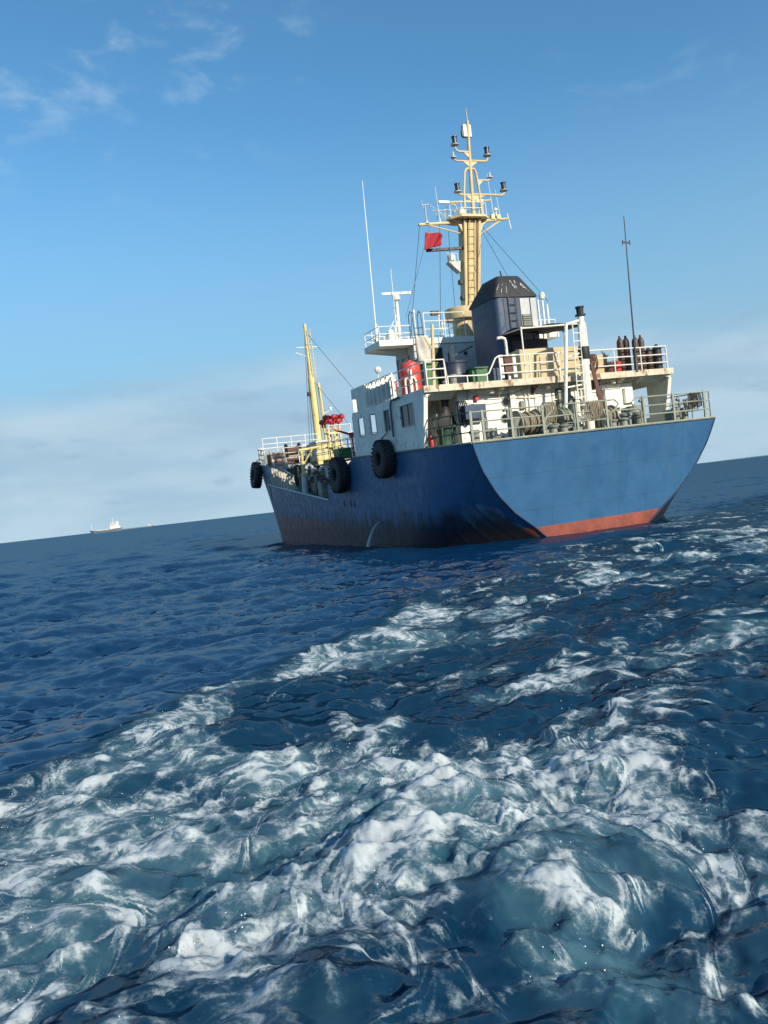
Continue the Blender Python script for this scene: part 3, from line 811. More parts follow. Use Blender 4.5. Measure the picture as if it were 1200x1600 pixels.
# ------------------------------------------------------------------ funnel and casings
def rrect(x0, x1, y0, y1, r, n=4):
    pts = []
    for cx_, cy_, a0 in ((x1-r, y1-r, 0), (x0+r, y1-r, 90), (x0+r, y0+r, 180), (x1-r, y0+r, 270)):
        for k in range(n+1):
            a = R(a0 + 90*k/n); pts.append((cx_ + r*math.cos(a), cy_ + r*math.sin(a)))
    return pts
fn = MB(); fn.prism(rrect(4.6, 6.75, -1.0, 1.0, .22), 'z', BD, 9.46)
funnel = fn.build('funnel', MBLUE, ship, smooth=True)
cap = MB(); r0 = rrect(4.55, 6.80, -1.04, 1.04, .14); r1 = rrect(4.88, 6.45, -.62, .62, .16)
n_ = len(r0)
cap.v = [(x, y, 9.44) for x, y in r0] + [(x, y, 9.50) for x, y in r0] + [(x, y, 10.24) for x, y in r1] + [((x-5.66)*.86+5.66, y*.86, 10.40) for x, y in r1]
cap.f = [tuple(range(n_))[::-1], tuple(range(3*n_, 4*n_))]
for lv in range(3):
    for i in range(n_): cap.f.append((lv*n_+i, lv*n_+(i+1) % n_, (lv+1)*n_+(i+1) % n_, (lv+1)*n_+i))
fcap = cap.build('funnel_cap', MSOOT, funnel, smooth=True)
# pale worn strokes left on the cap (two slanted pairs)
def cap_pt(y, t): return (4.55 + .33*t - .012, y*(1 - .40*t), 9.50 + .74*t)
mk = MB()
for (ya, ta, yb, tb_, wd) in ((.10, .92, -.12, .18, .05), (-.26, .92, -.12, .18, .05), (-.10, .80, -.14, .35, .03), (-.42, .30, -.55, .72, .045), (-.72, .22, -.57, .72, .045), (-.50, .46, -.66, .46, .03)):
    a, c_ = cap_pt(ya, ta), cap_pt(yb, tb_); mk.bar(a, c_, wd, .012, up=(-1, 0, .4))
mk.build('paint_mark', MMARK, fcap)
for y in (.72, .45, .98):
    q = MB(); q.bar(cap_pt(y, .15), cap_pt(y*.9, .7), .025, .012, up=(-1, 0, .4)); q.build('paint_streak', MMARK, fcap)
lid = MB(); lid.tube([(5.6, -.1, 10.35), (5.5, .05, 10.75)], .03, 6); lid.build('exhaust_pipe', MBLACK, fcap)
# after face: dirty panels, louvre and ladder
lv = MB().box(4.56, 4.60, -.60, -.18, 8.05, 8.72); lou = lv.build('louvre', MSTEEL, funnel)
for i in range(7):
    q = MB(); z = 8.10 + i*.09; q.prism([(4.52, z), (4.56, z + .07), (4.56, z + .055), (4.52, z - .012)], 'y', -.58, -.20); q.build('louvre_blade', MGEAR, lou)
ladder('funnel_ladder', (4.52, .42, 7.2), (4.52, .42, 9.44), (0, -.34, 0), MSTEEL, funnel, step=.28)
for y0, y1 in ((.62, .10), (-.16, -.60), (-.66, -.92)):
    q = MB().box(4.578, 4.598, y1, y0, 7.6, 9.38); q.build('side_panel', MGREY if y0 < .5 else MBLUE, funnel)
q = MB().box(4.2, 4.6, -1.02, .55, BD, 7.62); q.build('sooty_casing', MSOOT, funnel, bevel=.02)
MB().box(4.5, 8.2, -1.5, 1.5, BD, 6.6).build('engine_casing', MBLUE, ship, bevel=.03)
# beige casing and the smoke stained awning over it
MB().box(3.45, 4.5, -2.15, .86, BD, 7.12).build('deck_casing', MBEIGE, ship, bevel=.03)
MB().box(3.5, 4.5, -3.35, -2.16, BD, 6.72).build('deck_casing', MBEIGE, ship, bevel=.03)
aw = MB(); N_ = 12
for i in range(N_+1):
    for j in range(5):
        y = .95 - 3.1*i/N_; x = 3.05 + 1.6*j/4
        z = 7.92 + .035*i/N_ + .06*math.sin(i*.9 + j) + .16*math.exp(-((y + .9)/.5)**2)*math.exp(-((x - 3.9)/.6)**2) - .04*(j == 0)
        aw.v.append((x, y, z))
for i in range(N_):
    for j in range(4):
        a = i*5 + j; aw.f.append((a, a+1, a+6, a+5))
awn = aw.build('awning', MSOOT, ship, smooth=True)
sm = awn.modifiers.new('thickness', 'SOLIDIFY'); sm.thickness = .03
fr_ = MB(); fr_.tube([(3.06, .92, 7.86), (3.06, -2.1, 7.95)], .03, 6); fr_.tube([(3.06, .92, 7.86), (4.6, .92, 7.9)], .025, 6); fr_.tube([(3.06, -2.1, 7.95), (4.6, -2.1, 7.95)], .025, 6)
fr_.build('awning_frame', MW, awn)
for x, y in ((3.06, .92), (3.06, -2.1), (4.55, -2.1)):
    q = MB(); q.tube([(x, y, BD), (x, y, 7.92)], .032, 6); q.build('awning_post', MWC, awn)
# hooked vent pipe with a white boarded lifebuoy light rack
vp = MB(); vp.tube([(2.62, 1.95, BD), (2.62, 1.95, 7.30), (2.62, 1.98, 7.42), (2.62, 2.10, 7.46), (2.62, 2.30, 7.44)], .055, 8); vp.build('vent_pipe', MWC, ship, smooth=True)
rk = MB()
for y in (2.28, 1.72): rk.box(2.52, 2.58, y - .07, y + .07, BD + .15, BD + 1.02)
rk = rk.build('rack_board', MWC, ship, bevel=.01)
MB().box(2.50, 2.515, 1.84, 2.16, BD + .3, BD + .95).build('rack_panel', MRUST, rk)
# white post with dome aerials behind the funnel
dp = MB(); dp.tube([(6.2, -2.2, BD), (6.2, -2.3, 8.4)], .09, 8); dp.box(5.95, 6.45, -2.75, -2.0, 8.38, 8.46)
dpo = dp.build('aerial_post', MWC, ship)
for y, h in ((-2.12, 1.2), (-2.36, 1.35), (-2.58, 1.0)):
    q = MB(); q.tube([(6.2, y, 8.46), (6.2, y, 8.46 + h)], .045, 7); q.build('aerial_stem', MWC, dpo)
q = MB(); q.lathe([(.0, .0), (.13, .0), (.14, .16), (.10, .27), (.0, .31)], (6.2, -2.36, 9.70), 'z', 14); q.build('aerial_dome', MWC, dpo, smooth=True)
MB().box(6.05, 6.35, -2.95, -2.45, 8.0, 8.2).build('aerial_box', MWC, dpo)

# ------------------------------------------------------------------ radar post, whips, small gear on the compass deck
rp = MB(); rp.tube([(9.2, 3.28, CD), (9.2, 3.24, 10.55)], .085, 10, .07); rp.tube([(9.2, 3.6, CD), (9.2, 3.3, 9.7)], .03, 6); rp.tube([(9.2, 4.1, CD), (9.2, 3.3, 9.9)], .025, 6)
radar = rp.build('radar_post', MWC, ship, smooth=True)
q = MB(); q.lathe([(.10, 0), (.17, .04), (.17, .22), (.10, .28)], (9.2, 3.22, 10.5), 'z', 14); q.build('radar_motor', MWC, radar, smooth=True)
q = MB(); q.bar((9.35, 3.86, 10.86), (9.05, 2.56, 10.82), .10, .12); q.build('radar_scanner', MWC, radar, bevel=.02)
def whip(a, c_, r0, r1, mat, name='whip_aerial', parent=ship):
    m_ = MB(); m_.tube([a, Vector(a).lerp(Vector(c_), .12)], r0*2.0, 7); m_.tube([a, c_], r0, 6, r1); return m_.build(name, mat, parent, smooth=True)
whip((9.2, 4.40, CD), (9.2, 4.20, 15.8), .035, .014, MWC)
whip((9.1, 3.45, CD), (9.1, 3.38, 11.9), .02, .012, MWC)
wst = whip((2.40, -3.85, BD), (2.40, -4.02, 12.0), .040, .018, MSTEEL)
q = MB(); q.bar((2.40, -4.16, 10.95), (2.40, -3.82, 10.98), .05, .06); q.tube([(2.4, -4.18, 10.86), (2.4, -4.18, 11.06)], .02, 6); q.tube([(2.4, -3.82, 10.86), (2.4, -3.82, 11.06)], .02, 6); q.build('aerial_clamp', MSTEEL, wst)
for y, h, r_ in ((2.45, 1.35, .03), (1.23, 1.15, .03), (1.09, .75, .03)):
    q = MB(); q.tube([(9.2, y, CD), (9.2, y, CD + h)], r_, 6); q.lathe([(.02, 0), (.06, .05), (.05, .13), (.01, .2)], (9.2, y, CD + h - .1), 'z', 10); q.build('aerial', MWC, compass, smooth=True)
MB().box(8.2, 8.4, 1.7, 2.05, 9.62, 9.80).build('lamp_box', MSTEEL, compass)
q = MB(); q.lathe([(.10, 0), (.16, .05), (.16, .5), (.05, .58)], (9.1, 3.75, CD), 'z', 12); q.build('compass_stand', MWC, compass, smooth=True)
q = MB(); q.lathe([(.12, 0), (.14, .25), (.05, .34)], (9.6, 4.2, CD), 'z', 12); q.build('locker_drum', MBLACK, compass, smooth=True)
# floodlight on the boat deck side
q = MB(); q.tube([(6.9, 5.5, BD + .9), (6.9, 5.5, BD + 1.35), (6.75, 5.5, BD + 1.42)], .02, 6); fl = q.build('floodlight_stand', MWC, ship)
q = MB(); q.lathe([(.04, .0), (.13, .08), (.14, .16), (.12, .165)], (6.72, 5.5, BD + 1.38), 'x', 14); q.build('floodlight', MWC, fl, smooth=True)

# ------------------------------------------------------------------ main mast
def mx_(z): return 9.0 - .1*(z - 10)
def my_(z): return -.30 - .060*(z - 10)
md = MB(); md.lathe([(.46, 8.4), (.46, 9.5)], (8.95, .18, 0), 'z', 20); md.lathe([(.70, 9.5), (.72, 9.56), (.72, 9.98), (.66, 10.02)], (8.95, .22, 0), 'z', 26)
MB_ped = md.build('mast_pedestal', MBEIGE, ship, smooth=True)
q = MB(); q.tube([(8.52, -.18, 8.4), (8.45, -.30, 10.1)], .10, 8); q.build('pedestal_pipe', MMAST, MB_ped, smooth=True)
mc = MB()
def quad_ring(z, w, d): x, y = mx_(z), my_(z); return [(x - d, y - w, z), (x + d, y - w, z), (x + d, y + w, z), (x - d, y + w, z)]
ra, rb_ = quad_ring(9.98, .32, .24), quad_ring(13.85, .39, .30)
mc.add(ra + rb_, [(3,2,1,0),(4,5,6,7),(0,1,5,4),(1,2,6,5),(2,3,7,6),(3,0,4,7)])
mast = mc.build('main_mast', MMAST, ship, bevel=.03)
for s_, r_ in ((1, .05), (-1, .085)):
    q = MB(); q.tube([(mx_(10) - .26, my_(10) + s_*.33, 10.0), (mx_(13.9) - .32, my_(13.9) + s_*.385, 13.9)], r_, 8); q.build('mast_pipe', MMAST, mast, smooth=True)
for s_ in (.19, -.22):
    q = MB(); q.tube([(mx_(10) - .27, my_(10) + s_, 10.0), (mx_(13.9) - .33, my_(13.9) + s_*1.1, 13.9)], .02, 6); q.build('cable_run', MRUST, mast)
ladder('mast_ladder', (mx_(10) - .34, my_(10) + .15, 10.0), (mx_(13.8) - .40, my_(13.8) + .15, 13.8), (0, -.30, 0), MMAST, mast, step=.3, r=.022)
zt = 13.9; X_, Y_ = mx_(zt), my_(zt)
pl = MB(); pl.prism([(X_ - .62, Y_ - .55), (X_ - .62, Y_ + .65), (X_ - .2, Y_ + 1.02), (X_ + .5, Y_ + 1.02), (X_ + .7, Y_ + .5), (X_ + .7, Y_ - .5), (X_ + .4, Y_ - .85), (X_ - .35, Y_ - .85)], 'z', zt, zt + .10)
plat = pl.build('mast_platform', MMAST, mast)
for s_ in (1, -1):
    q = MB(); q.prism([(Y_ + s_*.42, zt), (Y_ + s_*.95, zt), (Y_ + s_*.62, zt - .25), (Y_ + s_*.44, zt - .62)], 'x', X_ - .2, X_ - .15); q.build('platform_bracket', MMAST, mast)
q = MB()
ring = [(X_ - .55, Y_ - .5), (X_ - .55, Y_ + .6), (X_ - .15, Y_ + .96), (X_ + .4, Y_ + .96), (X_ + .62, Y_ + .4), (X_ + .62, Y_ - .4), (X_ + .35, Y_ - .8), (X_ - .3, Y_ - .8)]
for h in (.3, .55): q.tube([(x, y, zt + .1 + h) for x, y in ring], .016, 5)
pr = q.build('platform_railing', MWC, mast)
for x, y in ring:
    q = MB(); q.tube([(x, y, zt + .1), (x, y, zt + .66)], .016, 5); q.build('platform_post', MWC, mast)
# crosstree
ct = MB(); ct.tube([(X_, Y_ + .6, 13.82), (8.63, 1.99, 13.70)], .075, 8, .06); ct.tube([(8.63, 1.55, 13.70), (X_ - .05, Y_ + .45, 13.30)], .03, 6)
cross = ct.build('crosstree', MMAST, mast, smooth=True); ct = MB()
ct.tube([(X_, Y_ - .7, 13.88), (8.6, -2.66, 14.02)], .075, 8, .055); ct.tube([(8.6, -2.2, 13.92), (X_ - .05, Y_ - .45, 13.25)], .035, 6)
cross = ct.build('crosstree', MMAST, mast, smooth=True)
q = MB(); q.tube([(8.6, -2.62, 14.25), (8.6, -2.74, 13.55)], .025, 6); q.build('aerial_stub', MWC, mast)
q = MB(); q.tube([(8.62, 1.58, 13.75), (8.55, 1.62, 14.5)], .035, 7); q.lathe([(.12, 0), (.05, .14), (.05, .2)], (8.62, 1.58, 13.74), 'z', 10); q.tube([(8.55, 1.40, 14.58), (8.55, 1.80, 14.53)], .03, 6); q.tube([(8.55, 1.70, 14.4), (8.55, 1.78, 14.75)], .02, 6); q.build('wind_gauge', MGREY, mast, smooth=True)
for a, c_ in (((8.6, .92, 13.8), (8.5, 1.03, 15.35)), ((8.57, -1.88, 14.0), (8.42, -1.66, 16.0)), ((8.57, -2.22, 14.0), (8.5, -2.05, 15.3))):
    whip(a, c_, .018, .010, MWC, 'whip_aerial', mast)
for y in (-1.8, -2.1):
    q = MB(); q.box(8.5, 8.68, y - .10, y + .10, 13.95, 14.18); q.build('aerial_base', MMAST, mast, bevel=.02)
q = MB(); q.lathe([(.03, 0), (.03, .25), (.09, .26), (.09, .32), (.02, .40)], (8.56, -2.0, 14.1), 'z', 10); q.build('aerial_dome', MWC, mast, smooth=True)
q = MB(); q.lathe([(.16, 0), (.17, .25), (.10, .42), (.02, .48)], (X_ - .1, Y_ + .36, zt + .1), 'z', 12); q.build('aerial_dome', MWC, mast, smooth=True)
# topmast
tp = MB(); tp.tube([(8.62, -.80, 13.0), (8.46, -.80, 15.4), (8.17, -.80, 18.2)], .105, 10, .065); tp.tube([(8.17, -.80, 18.15), (8.12, -.77, 18.75)], .025, 6, .012)
topm = tp.build('topmast', MMAST, mast, smooth=True)
MB().box(8.2, 8.42, -.98, -.56, 17.52, 18.08).build('aerial_housing', MWC, mast, bevel=.05)
q = MB(); q.prism([(-.56, 17.5), (-.56, 17.9), (-.47, 17.8), (-.47, 17.55)], 'x', 8.2, 8.3); q.build('housing_bracket', MSTEEL, mast)
hoop = MB(); hoop.tube([(8.42, -.30, 14.05), (8.46, -.38, 15.1), (8.40, -.50, 16.0), (8.39, -.60, 16.15), (8.38, -.80, 16.18), (8.39, -1.0, 16.15), (8.40, -1.08, 16.0), (8.45, -1.18, 15.1), (8.5, -1.22, 14.05)], .055, 8)
hoop.build('mast_hoop', MMAST, mast, smooth=True)
def lamp(y, z, big, x):
    q = MB()
    if big:
        q.lathe([(.17, 0), (.17, .035), (.105, .04), (.105, .30), (.13, .31), (.13, .35), (.05, .38)], (x, y, z), 'z', 14); q.build('signal_lamp', MLAMP, mast, smooth=True)
        q = MB(); q.lathe([(.19, -.03), (.19, .0)], (x, y, z), 'z', 14); q.build('lamp_shelf', MGREY, mast)
    else:
        q.lathe([(.13, 0), (.13, .04), (.05, .06), (.04, .2), (.01, .28)], (x, y, z), 'z', 12); q.build('signal_lamp', MGREY, mast, smooth=True)
def arm(y0, z0, y1, z1, x, r=.045):
    s_ = 1 if y1 > y0 else -1
    q = MB(); q.tube([(x, y0, z0), (x, y1 - s_*.14, z0), (x, y1 - s_*.03, z0 + .06), (x, y1, z0 + .16), (x, y1, z1)], r, 7); q.build('lamp_arm', MMAST, mast, smooth=True)
    q = MB(); q.prism([(y0, z0 - .03), (y0 + s_*.42*abs(y1-y0), z0 - .03), (y0, z0 - .30)], 'x', x - .015, x + .015); q.build('arm_web', MMAST, mast)
arm(-.80, 16.88, -.10, 17.16, 8.3); lamp(-.10, 17.18, True, 8.3)
arm(-.80, 16.48, .02, 16.56, 8.34, .035); lamp(.02, 16.60, False, 8.34)
arm(-.80, 16.50, -1.72, 16.76, 8.32); lamp(-1.72, 16.78, True, 8.32)
arm(-1.12, 15.68, -1.80, 15.78, 8.42, .035); lamp(-1.80, 15.80, False, 8.42)
arm(-.80, 15.02, -.08, 15.14, 8.48); lamp(-.08, 15.16, True, 8.48)
arm(-.80, 15.05, -2.50, 15.26, 8.48, .05); lamp(-2.50, 15.28, True, 8.48)
yd = MB(); yd.tube([(8.53, .95, 14.66), (8.52, -1.78, 14.82)], .04, 7)
for s_ in (1, -1):
    yd.tube([(8.55, -.55 + s_*.95, 14.72), (8.55, -.55 + s_*.62, 14.55), (8.56, -.55 + s_*.50, 14.05)], .03, 6)
yd.build('yard', MMAST, mast, smooth=True)
MB().box(8.46, 8.58, .40, .95, 14.62, 14.74).build('horn', MWC, mast, bevel=.02)
MB().box(8.46, 8.58, -1.35, -1.0, 14.72, 14.84).build('horn', MWC, mast, bevel=.02)
ad = MB()
for k in range(3): ad.tube([(8.7, .45 + .25*k, 14.0), (8.7, .62 + .25*k, 14.42)], .018, 5)
ad.tube([(8.7, .35, 14.40), (8.7, 1.25, 14.36)], .022, 6); ad.tube([(8.7, .4, 14.0), (8.7, 1.3, 14.62)], .018, 5); ad.build('loop_aerial', MGREY, mast)
# second radar on the mast's fore side
r2_ = MB(); r2_.prism([(.12, 11.6), (.62, 12.05), (.62, 12.12), (.05, 12.12)], 'x', 8.7, 9.05); rad2 = r2_.build('radar_shelf', MGREY, mast)
q = MB(); q.lathe([(.17, 0), (.19, .05), (.19, .25), (.10, .32)], (8.85, .42, 12.14), 'z', 14); q.build('radar_motor', MWC, mast, smooth=True)
q = MB(); q.bar((8.95, 1.60, 12.66), (8.55, -.35, 12.66), .11, .13); q.build('radar_scanner', MSTEEL, mast, bevel=.02)
q = MB()
for y in (.2, .4, .62): q.tube([(8.65, y, 12.12), (8.65, y, 12.45)], .014, 5)
q.tube([(8.65, .2, 12.45), (8.65, .75, 12.45)], .014, 5); q.build('radar_guard', MWC, mast)
for y, z in ((.18, 11.05), (.16, 10.35)):
    q = MB(); q.lathe([(.0, 0), (.11, .0), (.13, .1), (.09, .2), (.0, .24)], (8.7, y, z), 'z', 12); q.build('floodlight', MSTEEL, mast, smooth=True)
# stays and halyards
st_ = MB()
for a, c_ in (((8.62, 1.95, 13.68), (8.5, 3.1, 8.7)), ((8.62, .95, 13.7), (8.5, 1.6, 8.7)), ((8.6, -1.1, 13.6), (5.8, -.6, 10.4)), ((8.6, -1.25, 13.6), (4.9, -1.75, 9.3)), ((8.62, .55, 13.5), (8.5, .75, 8.7)), ((8.63, 1.45, 13.65), (7.0, 3.9, 9.3))):
    st_.tube([a, c_], .012, 4)
st_.build('rigging', MSTEEL, mast)
q = MB(); q.tube([(7.0, 1.95, 9.2), (7.0, 1.92, 6.9)], .018, 5); q.bar((7.0, 1.95, 7.55), (7.0, .9, 7.95), .05); q.build('boom', MSTEEL, ship)

# ------------------------------------------------------------------ derrick post at the break of the boat deck
dk = MB(); dk.tube([(1.9, -.93, PZ - .1), (1.9, -1.0, 6.9)], .19, 12, .17); dk.tube([(1.9, -1.0, 6.9), (1.9, -1.03, 8.02)], .15, 12, .13)
derrick = dk.build('derrick_post', MWC, ship, smooth=True)
q = MB(); q.lathe([(.20, 0), (.20, .06), (.13, .07), (.14, .30), (.17, .31), (.17, .36)], (1.9, -1.03, 8.0), 'z', 14); q.build('post_cap', MBLACK, derrick, smooth=True)
q = MB(); q.lathe([(.205, 0), (.22, .05), (.22, .42), (.205, .47)], (1.9, -1.01, 6.35), 'z', 14); q.build('post_band', MBLACK, derrick, smooth=True)
q = MB(); q.tube([(1.9, .22, PZ - .1), (1.9, -.33, 7.70)], .065, 8); q.tube([(1.9, -.33, 7.70), (1.9, -1.0, 7.85)], .05, 8); q.tube([(1.9, -.05, 5.32), (1.9, -.9, 5.40)], .035, 7); q.tube([(1.9, -.17, 6.45), (1.9, -.95, 6.62)], .035, 7); q.build('derrick_leg', MWC, derrick, smooth=True)
q = MB(); q.tube([(1.95, -1.15, 7.9), (2.2, -1.42, 6.2)], .04, 7); q.build('derrick_stay', MWC, derrick)
ladder('derrick_ladder', (1.8, -.42, 4.3), (1.8, -.55, 7.65), (0, -.32, 0), MWC, derrick, step=.3, r=.024)
q = MB()
for k in range(5): q.tube([(1.75, -1.15 - .03*k, 6.1), (1.7 + .05*k, -1.25 - .07*k, 5.2), (1.6, -1.3 - .06*k, 4.4), (1.6 + .1*k, -1.2 - .12*k, 3.7)], .035, 6)
q.build('hanging_tackle', MRUST, derrick, smooth=True)
# ------------------------------------------------------------------ mooring gear on the poop
def bollard(x, y, r=.16, h=.5, parent=ship):
    b = MB(); b.box(x - .32, x + .32, y - .55, y + .55, 3.485, 3.54)
    base = b.build('bollard', MGEAR, parent, bevel=.01)
    for s_ in (-.3, .3):
        q = MB(); q.lathe([(r, 3.54), (r, 3.54 + h), (r*1.25, 3.56 + h), (r*1.25, 3.64 + h), (r*.9, 3.68 + h)], (x, y + s_, 0), 'z', 16); q.build('bollard_post', MGEAR, base, smooth=True)
    return base
bollard(.95, 1.05, .17, .28); bollard(.95, -2.2, .19, .42); bollard(1.3, -4.55, .16, .4); bollard(1.2, 4.2, .16, .35)
def winch(x, y, length, r, rope, parent=ship):
    b = MB()
    for yy in (y - length/2, y + length/2):
        b.lathe([(r*1.25, -.03), (r*1.25, .03)], (x, yy, 3.5 + r*1.55), 'y', 22)
        b.prism([(x - r, 3.485), (x + r, 3.485), (x + .12, 3.5 + r*1.6), (x - .12, 3.5 + r*1.6)], 'y', yy - .09, yy - .045)
    fr = b.build('mooring_winch', MGEAR, parent, smooth=True)
    q = MB(); n_ = int(length / .085)
    for k in range(n_):
        yy = y - length/2 + .06 + k*(length - .12)/max(1, n_-1); rr_ = r*(.92 + .1*math.sin(k*2.1))
        pts = [(x + rr_*math.cos(t), yy + .02*math.sin(3*t + k), 3.5 + r*1.55 + rr_*math.sin(t)) for t in np.linspace(0, 2*math.pi, 17)]
        q.tube(pts, .042, 5)
    q.build('wound_rope', rope, fr, smooth=True)
    q = MB(); q.lathe([(r*.82, -length/2), (r*.82, length/2)], (x, y, 3.5 + r*1.55), 'y', 18); q.build('drum', MGEAR, fr, smooth=True)
    q = MB(); q.box(x - .25, x + .25, y - length/2 - .55, y - length/2 - .10, 3.5, 4.15); q.build('gear_box', MGEAR, fr, bevel=.04)
    q = MB(); q.lathe([(.16, 0), (.10, .10), (.10, .22), (.16, .32)], (x, y - length/2 - .9, 3.5 + r*1.55), 'y', 16); q.build('warping_head', MGEAR, fr, smooth=True)
    return fr
winch(1.75, 2.0, .85, .40, MROPE)
winch(1.75, -1.55, .6, .36, MROPE)
winch(1.6, .55, .3, .38, MROPE)
def drum_roller(x, y, r, h, mat=MGEAR):
    q = MB(); q.lathe([(r*1.3, 3.485), (r*1.3, 3.55), (r*.8, 3.6), (r*.75, 3.5 + h*.7), (r*1.1, 3.5 + h*.9), (r*1.1, 3.5 + h), (r*.4, 3.52 + h)], (x, y, 0), 'z', 18); return q.build('roller_fairlead', mat, ship, smooth=True)
drum_roller(.45, 1.75, .19, .36); drum_roller(.45, 1.30, .19, .36); drum_roller(.5, .62, .17, .32); drum_roller(.45, -.85, .19, .36); drum_roller(.45, -1.35, .19, .38)
drum_roller(.5, -3.9, .15, .6); drum_roller(.5, -4.3, .14, .55); drum_roller(1.4, 2.75, .22, .85)
q = MB()
for k in range(4): q.tube([(1.0 + .1*k, -4.9 - .05*k, 3.5), (1.0 + .1*k, -4.95 - .05*k, 4.3), (1.05 + .1*k, -5.1, 4.45), (1.1 + .1*k, -5.2, 4.0)], .03, 6)
q.build('hose_rack', MGEAR, ship, smooth=True)
for (x, y, h) in ((1.5, -3.2, 1.0), (1.7, -3.0, .8), (1.4, .1, 1.15), (1.5, 2.9, 1.1), (1.2, -4.75, .9)):
    q = MB(); q.tube([(x, y, 3.48), (x, y, 3.48 + h), (x - .05, y + .1, 3.6 + h), (x - .1, y + .22, 3.52 + h)], .055, 7); q.build('goose_neck_vent', MGEAR, ship, smooth=True)
q = MB()
for k in range(5):
    rr_ = .42 - .05*k
    q.tube([(2.1 + rr_*math.cos(t), 3.1 + rr_*math.sin(t), 3.52 + .05*k) for t in np.linspace(0, 2*math.pi, 22)], .035, 6)
rc = q.build('rope_coil', MROPE, None, smooth=True); rc.location = SHIP.to_translation(); rc.rotation_euler = SHIP.to_euler()
tag(rc, 'flat coil of weathered rope lying on the deck beside the white wall', 'rope')
# green capstan in the side passage
q = MB(); q.lathe([(.34, 3.485), (.34, 3.62), (.24, 3.68), (.22, 4.05), (.30, 4.18), (.30, 4.28), (.12, 4.34)], (3.0, 4.75, 0), 'z', 18); cp_ = q.build('capstan', MDKGREEN, ship, smooth=True)
q = MB(); q.tube([(2.6, 4.45, 3.5), (2.6, 4.45, 4.25), (2.6, 4.5, 4.32), (2.6, 5.0, 4.32), (2.6, 5.05, 4.25), (2.6, 5.05, 3.5)], .035, 6); q.build('capstan_guard', MDKGREEN, cp_)
MB().box(3.6, 4.3, 4.1, 4.7, 3.48, 4.9).build('passage_locker', MGREY, ship, bevel=.02)
MB().box(4.6, 5.0, 4.07, 4.2, 3.6, 5.4).build('passage_door', MGREY, ship)
def extinguisher(loc):
    t = empty('fire_extinguisher')
    q = MB(); q.lathe([(.075, 0), (.085, .02), (.085, .50), (.05, .60), (.03, .62)], (0, 0, 0), 'z', 14); q.build('bottle', MREDP, t, smooth=True)
    q = MB(); q.lathe([(.03, .62), (.03, .70), (.015, .72)], (0, 0, 0), 'z', 10); q.bar((0, 0, .70), (-.14, 0, .74), .02); q.build('valve', MBLACK, t)
    q = MB(); q.tube([(0, .03, .68), (0, .12, .62), (0, .12, .25)], .014, 6); q.build('hose', MBLACK, t)
    on_ship(t, loc); return t
tag(extinguisher((3.35, 5.15, 3.485)), 'red fire extinguisher standing in the side passage', 'extinguisher')
q = MB(); n_ = 9
for i in range(n_+1):
    for j in range(7):
        z = 1.35*i/n_; w_ = .25 + .12*math.sin(i*.7); a = 2*math.pi*j/7
        q.v.append((.10*math.cos(a)*(1 + .3*math.sin(i + j)), w_*math.sin(a)*(1 + .12*math.sin(2*i + j)), z))
for i in range(n_):
    for j in range(7): q.f.append((i*7+j, i*7+(j+1) % 7, (i+1)*7+(j+1) % 7, (i+1)*7+j))
cv = q.build('work_clothes', MBLACK, None, smooth=True); on_ship(cv, (3.35, 4.42, 4.15))
tag(cv, 'dark work clothes hanging in the side passage', 'clothes')

# ------------------------------------------------------------------ cargo deck
for i in range(9):                                            # upright pale stays along the deck edge
    x = 21.9 + i*.58; zb_ = top_z(x) + .02; h = .78 + .045*i; y = hull_w(x, zb_)
    q = MB(); q.prism([(y - .42, zb_), (y - .02, zb_), (y - .02, zb_ + h*.45), (y - .14, zb_ + h*.55), (y - .05, zb_ + h*.68), (y - .05, zb_ + h), (y - .30, zb_ + h), (y - .36, zb_ + h*.5)], 'x', x - .05, x + .05)
    q.build('bulwark_stay', MPLATE, ship)
q = MB(); q.tube([(21.6, 5.40, top_z(21.6) + .82), (26.9, 5.0, top_z(26.9) + 1.20)], .05, 6); q.build('stay_bar', MGEAR, ship)
q = MB(); q.tube([(20, 5.30, 2.3), (20, 5.27, 3.45)], .17, 10, .12); q.tube([(20, 5.27, 3.45), (20, 5.22, 4.85)], .085, 10); q.lathe([(.17, 0), (.17, .1)], (20, 5.27, 3.42), 'z', 12)
dv = q.build('hose_davit', MYEL, ship, smooth=True)
q = MB(); q.tube([(20, 5.36, 4.84), (19.8, 4.2, 4.92)], .08, 8); q.build('davit_arm', MYEL, dv, smooth=True)
q = MB(); q.tube([(20, 5.26, 3.95), (19.85, 4.6, 4.88)], .045, 7); q.build('davit_brace', MYEL, dv, smooth=True)
q = MB(); q.tube([(20, 5.30, 2.25), (20, 5.28, 3.43)], .18, 10, .13); q.build('davit_base', MGREY, dv, smooth=True)
rnd = random.Random(4)
for i in range(7):                                            # manifold: crosswise pipes, flanges and hand wheels
    x = 15.6 + i*.85; z = 2.75 + .12*(i % 3)
    q = MB(); q.tube([(x, -4.6, z), (x, 4.75, z), (x, 4.95, z - .08), (x, 5.0, z - .25)], .11, 8)
    for yy in (4.2, 3.2, 2.0): q.lathe([(.2, -.04), (.2, .04)], (x, yy, z), 'y', 12)
    mf = q.build('manifold_pipe', MRUST if i % 2 else MGEAR, ship, smooth=True)
    q = MB(); q.tube([(x, 3.7, z), (x, 3.7, z + .7)], .03, 6); q.tube([(x + .2*math.cos(t), 3.7 + .2*math.sin(t), z + .7) for t in np.linspace(0, 2*math.pi, 13)], .025, 5); q.build('hand_wheel', MREDP if i % 3 == 0 else MGEAR, mf, smooth=True)
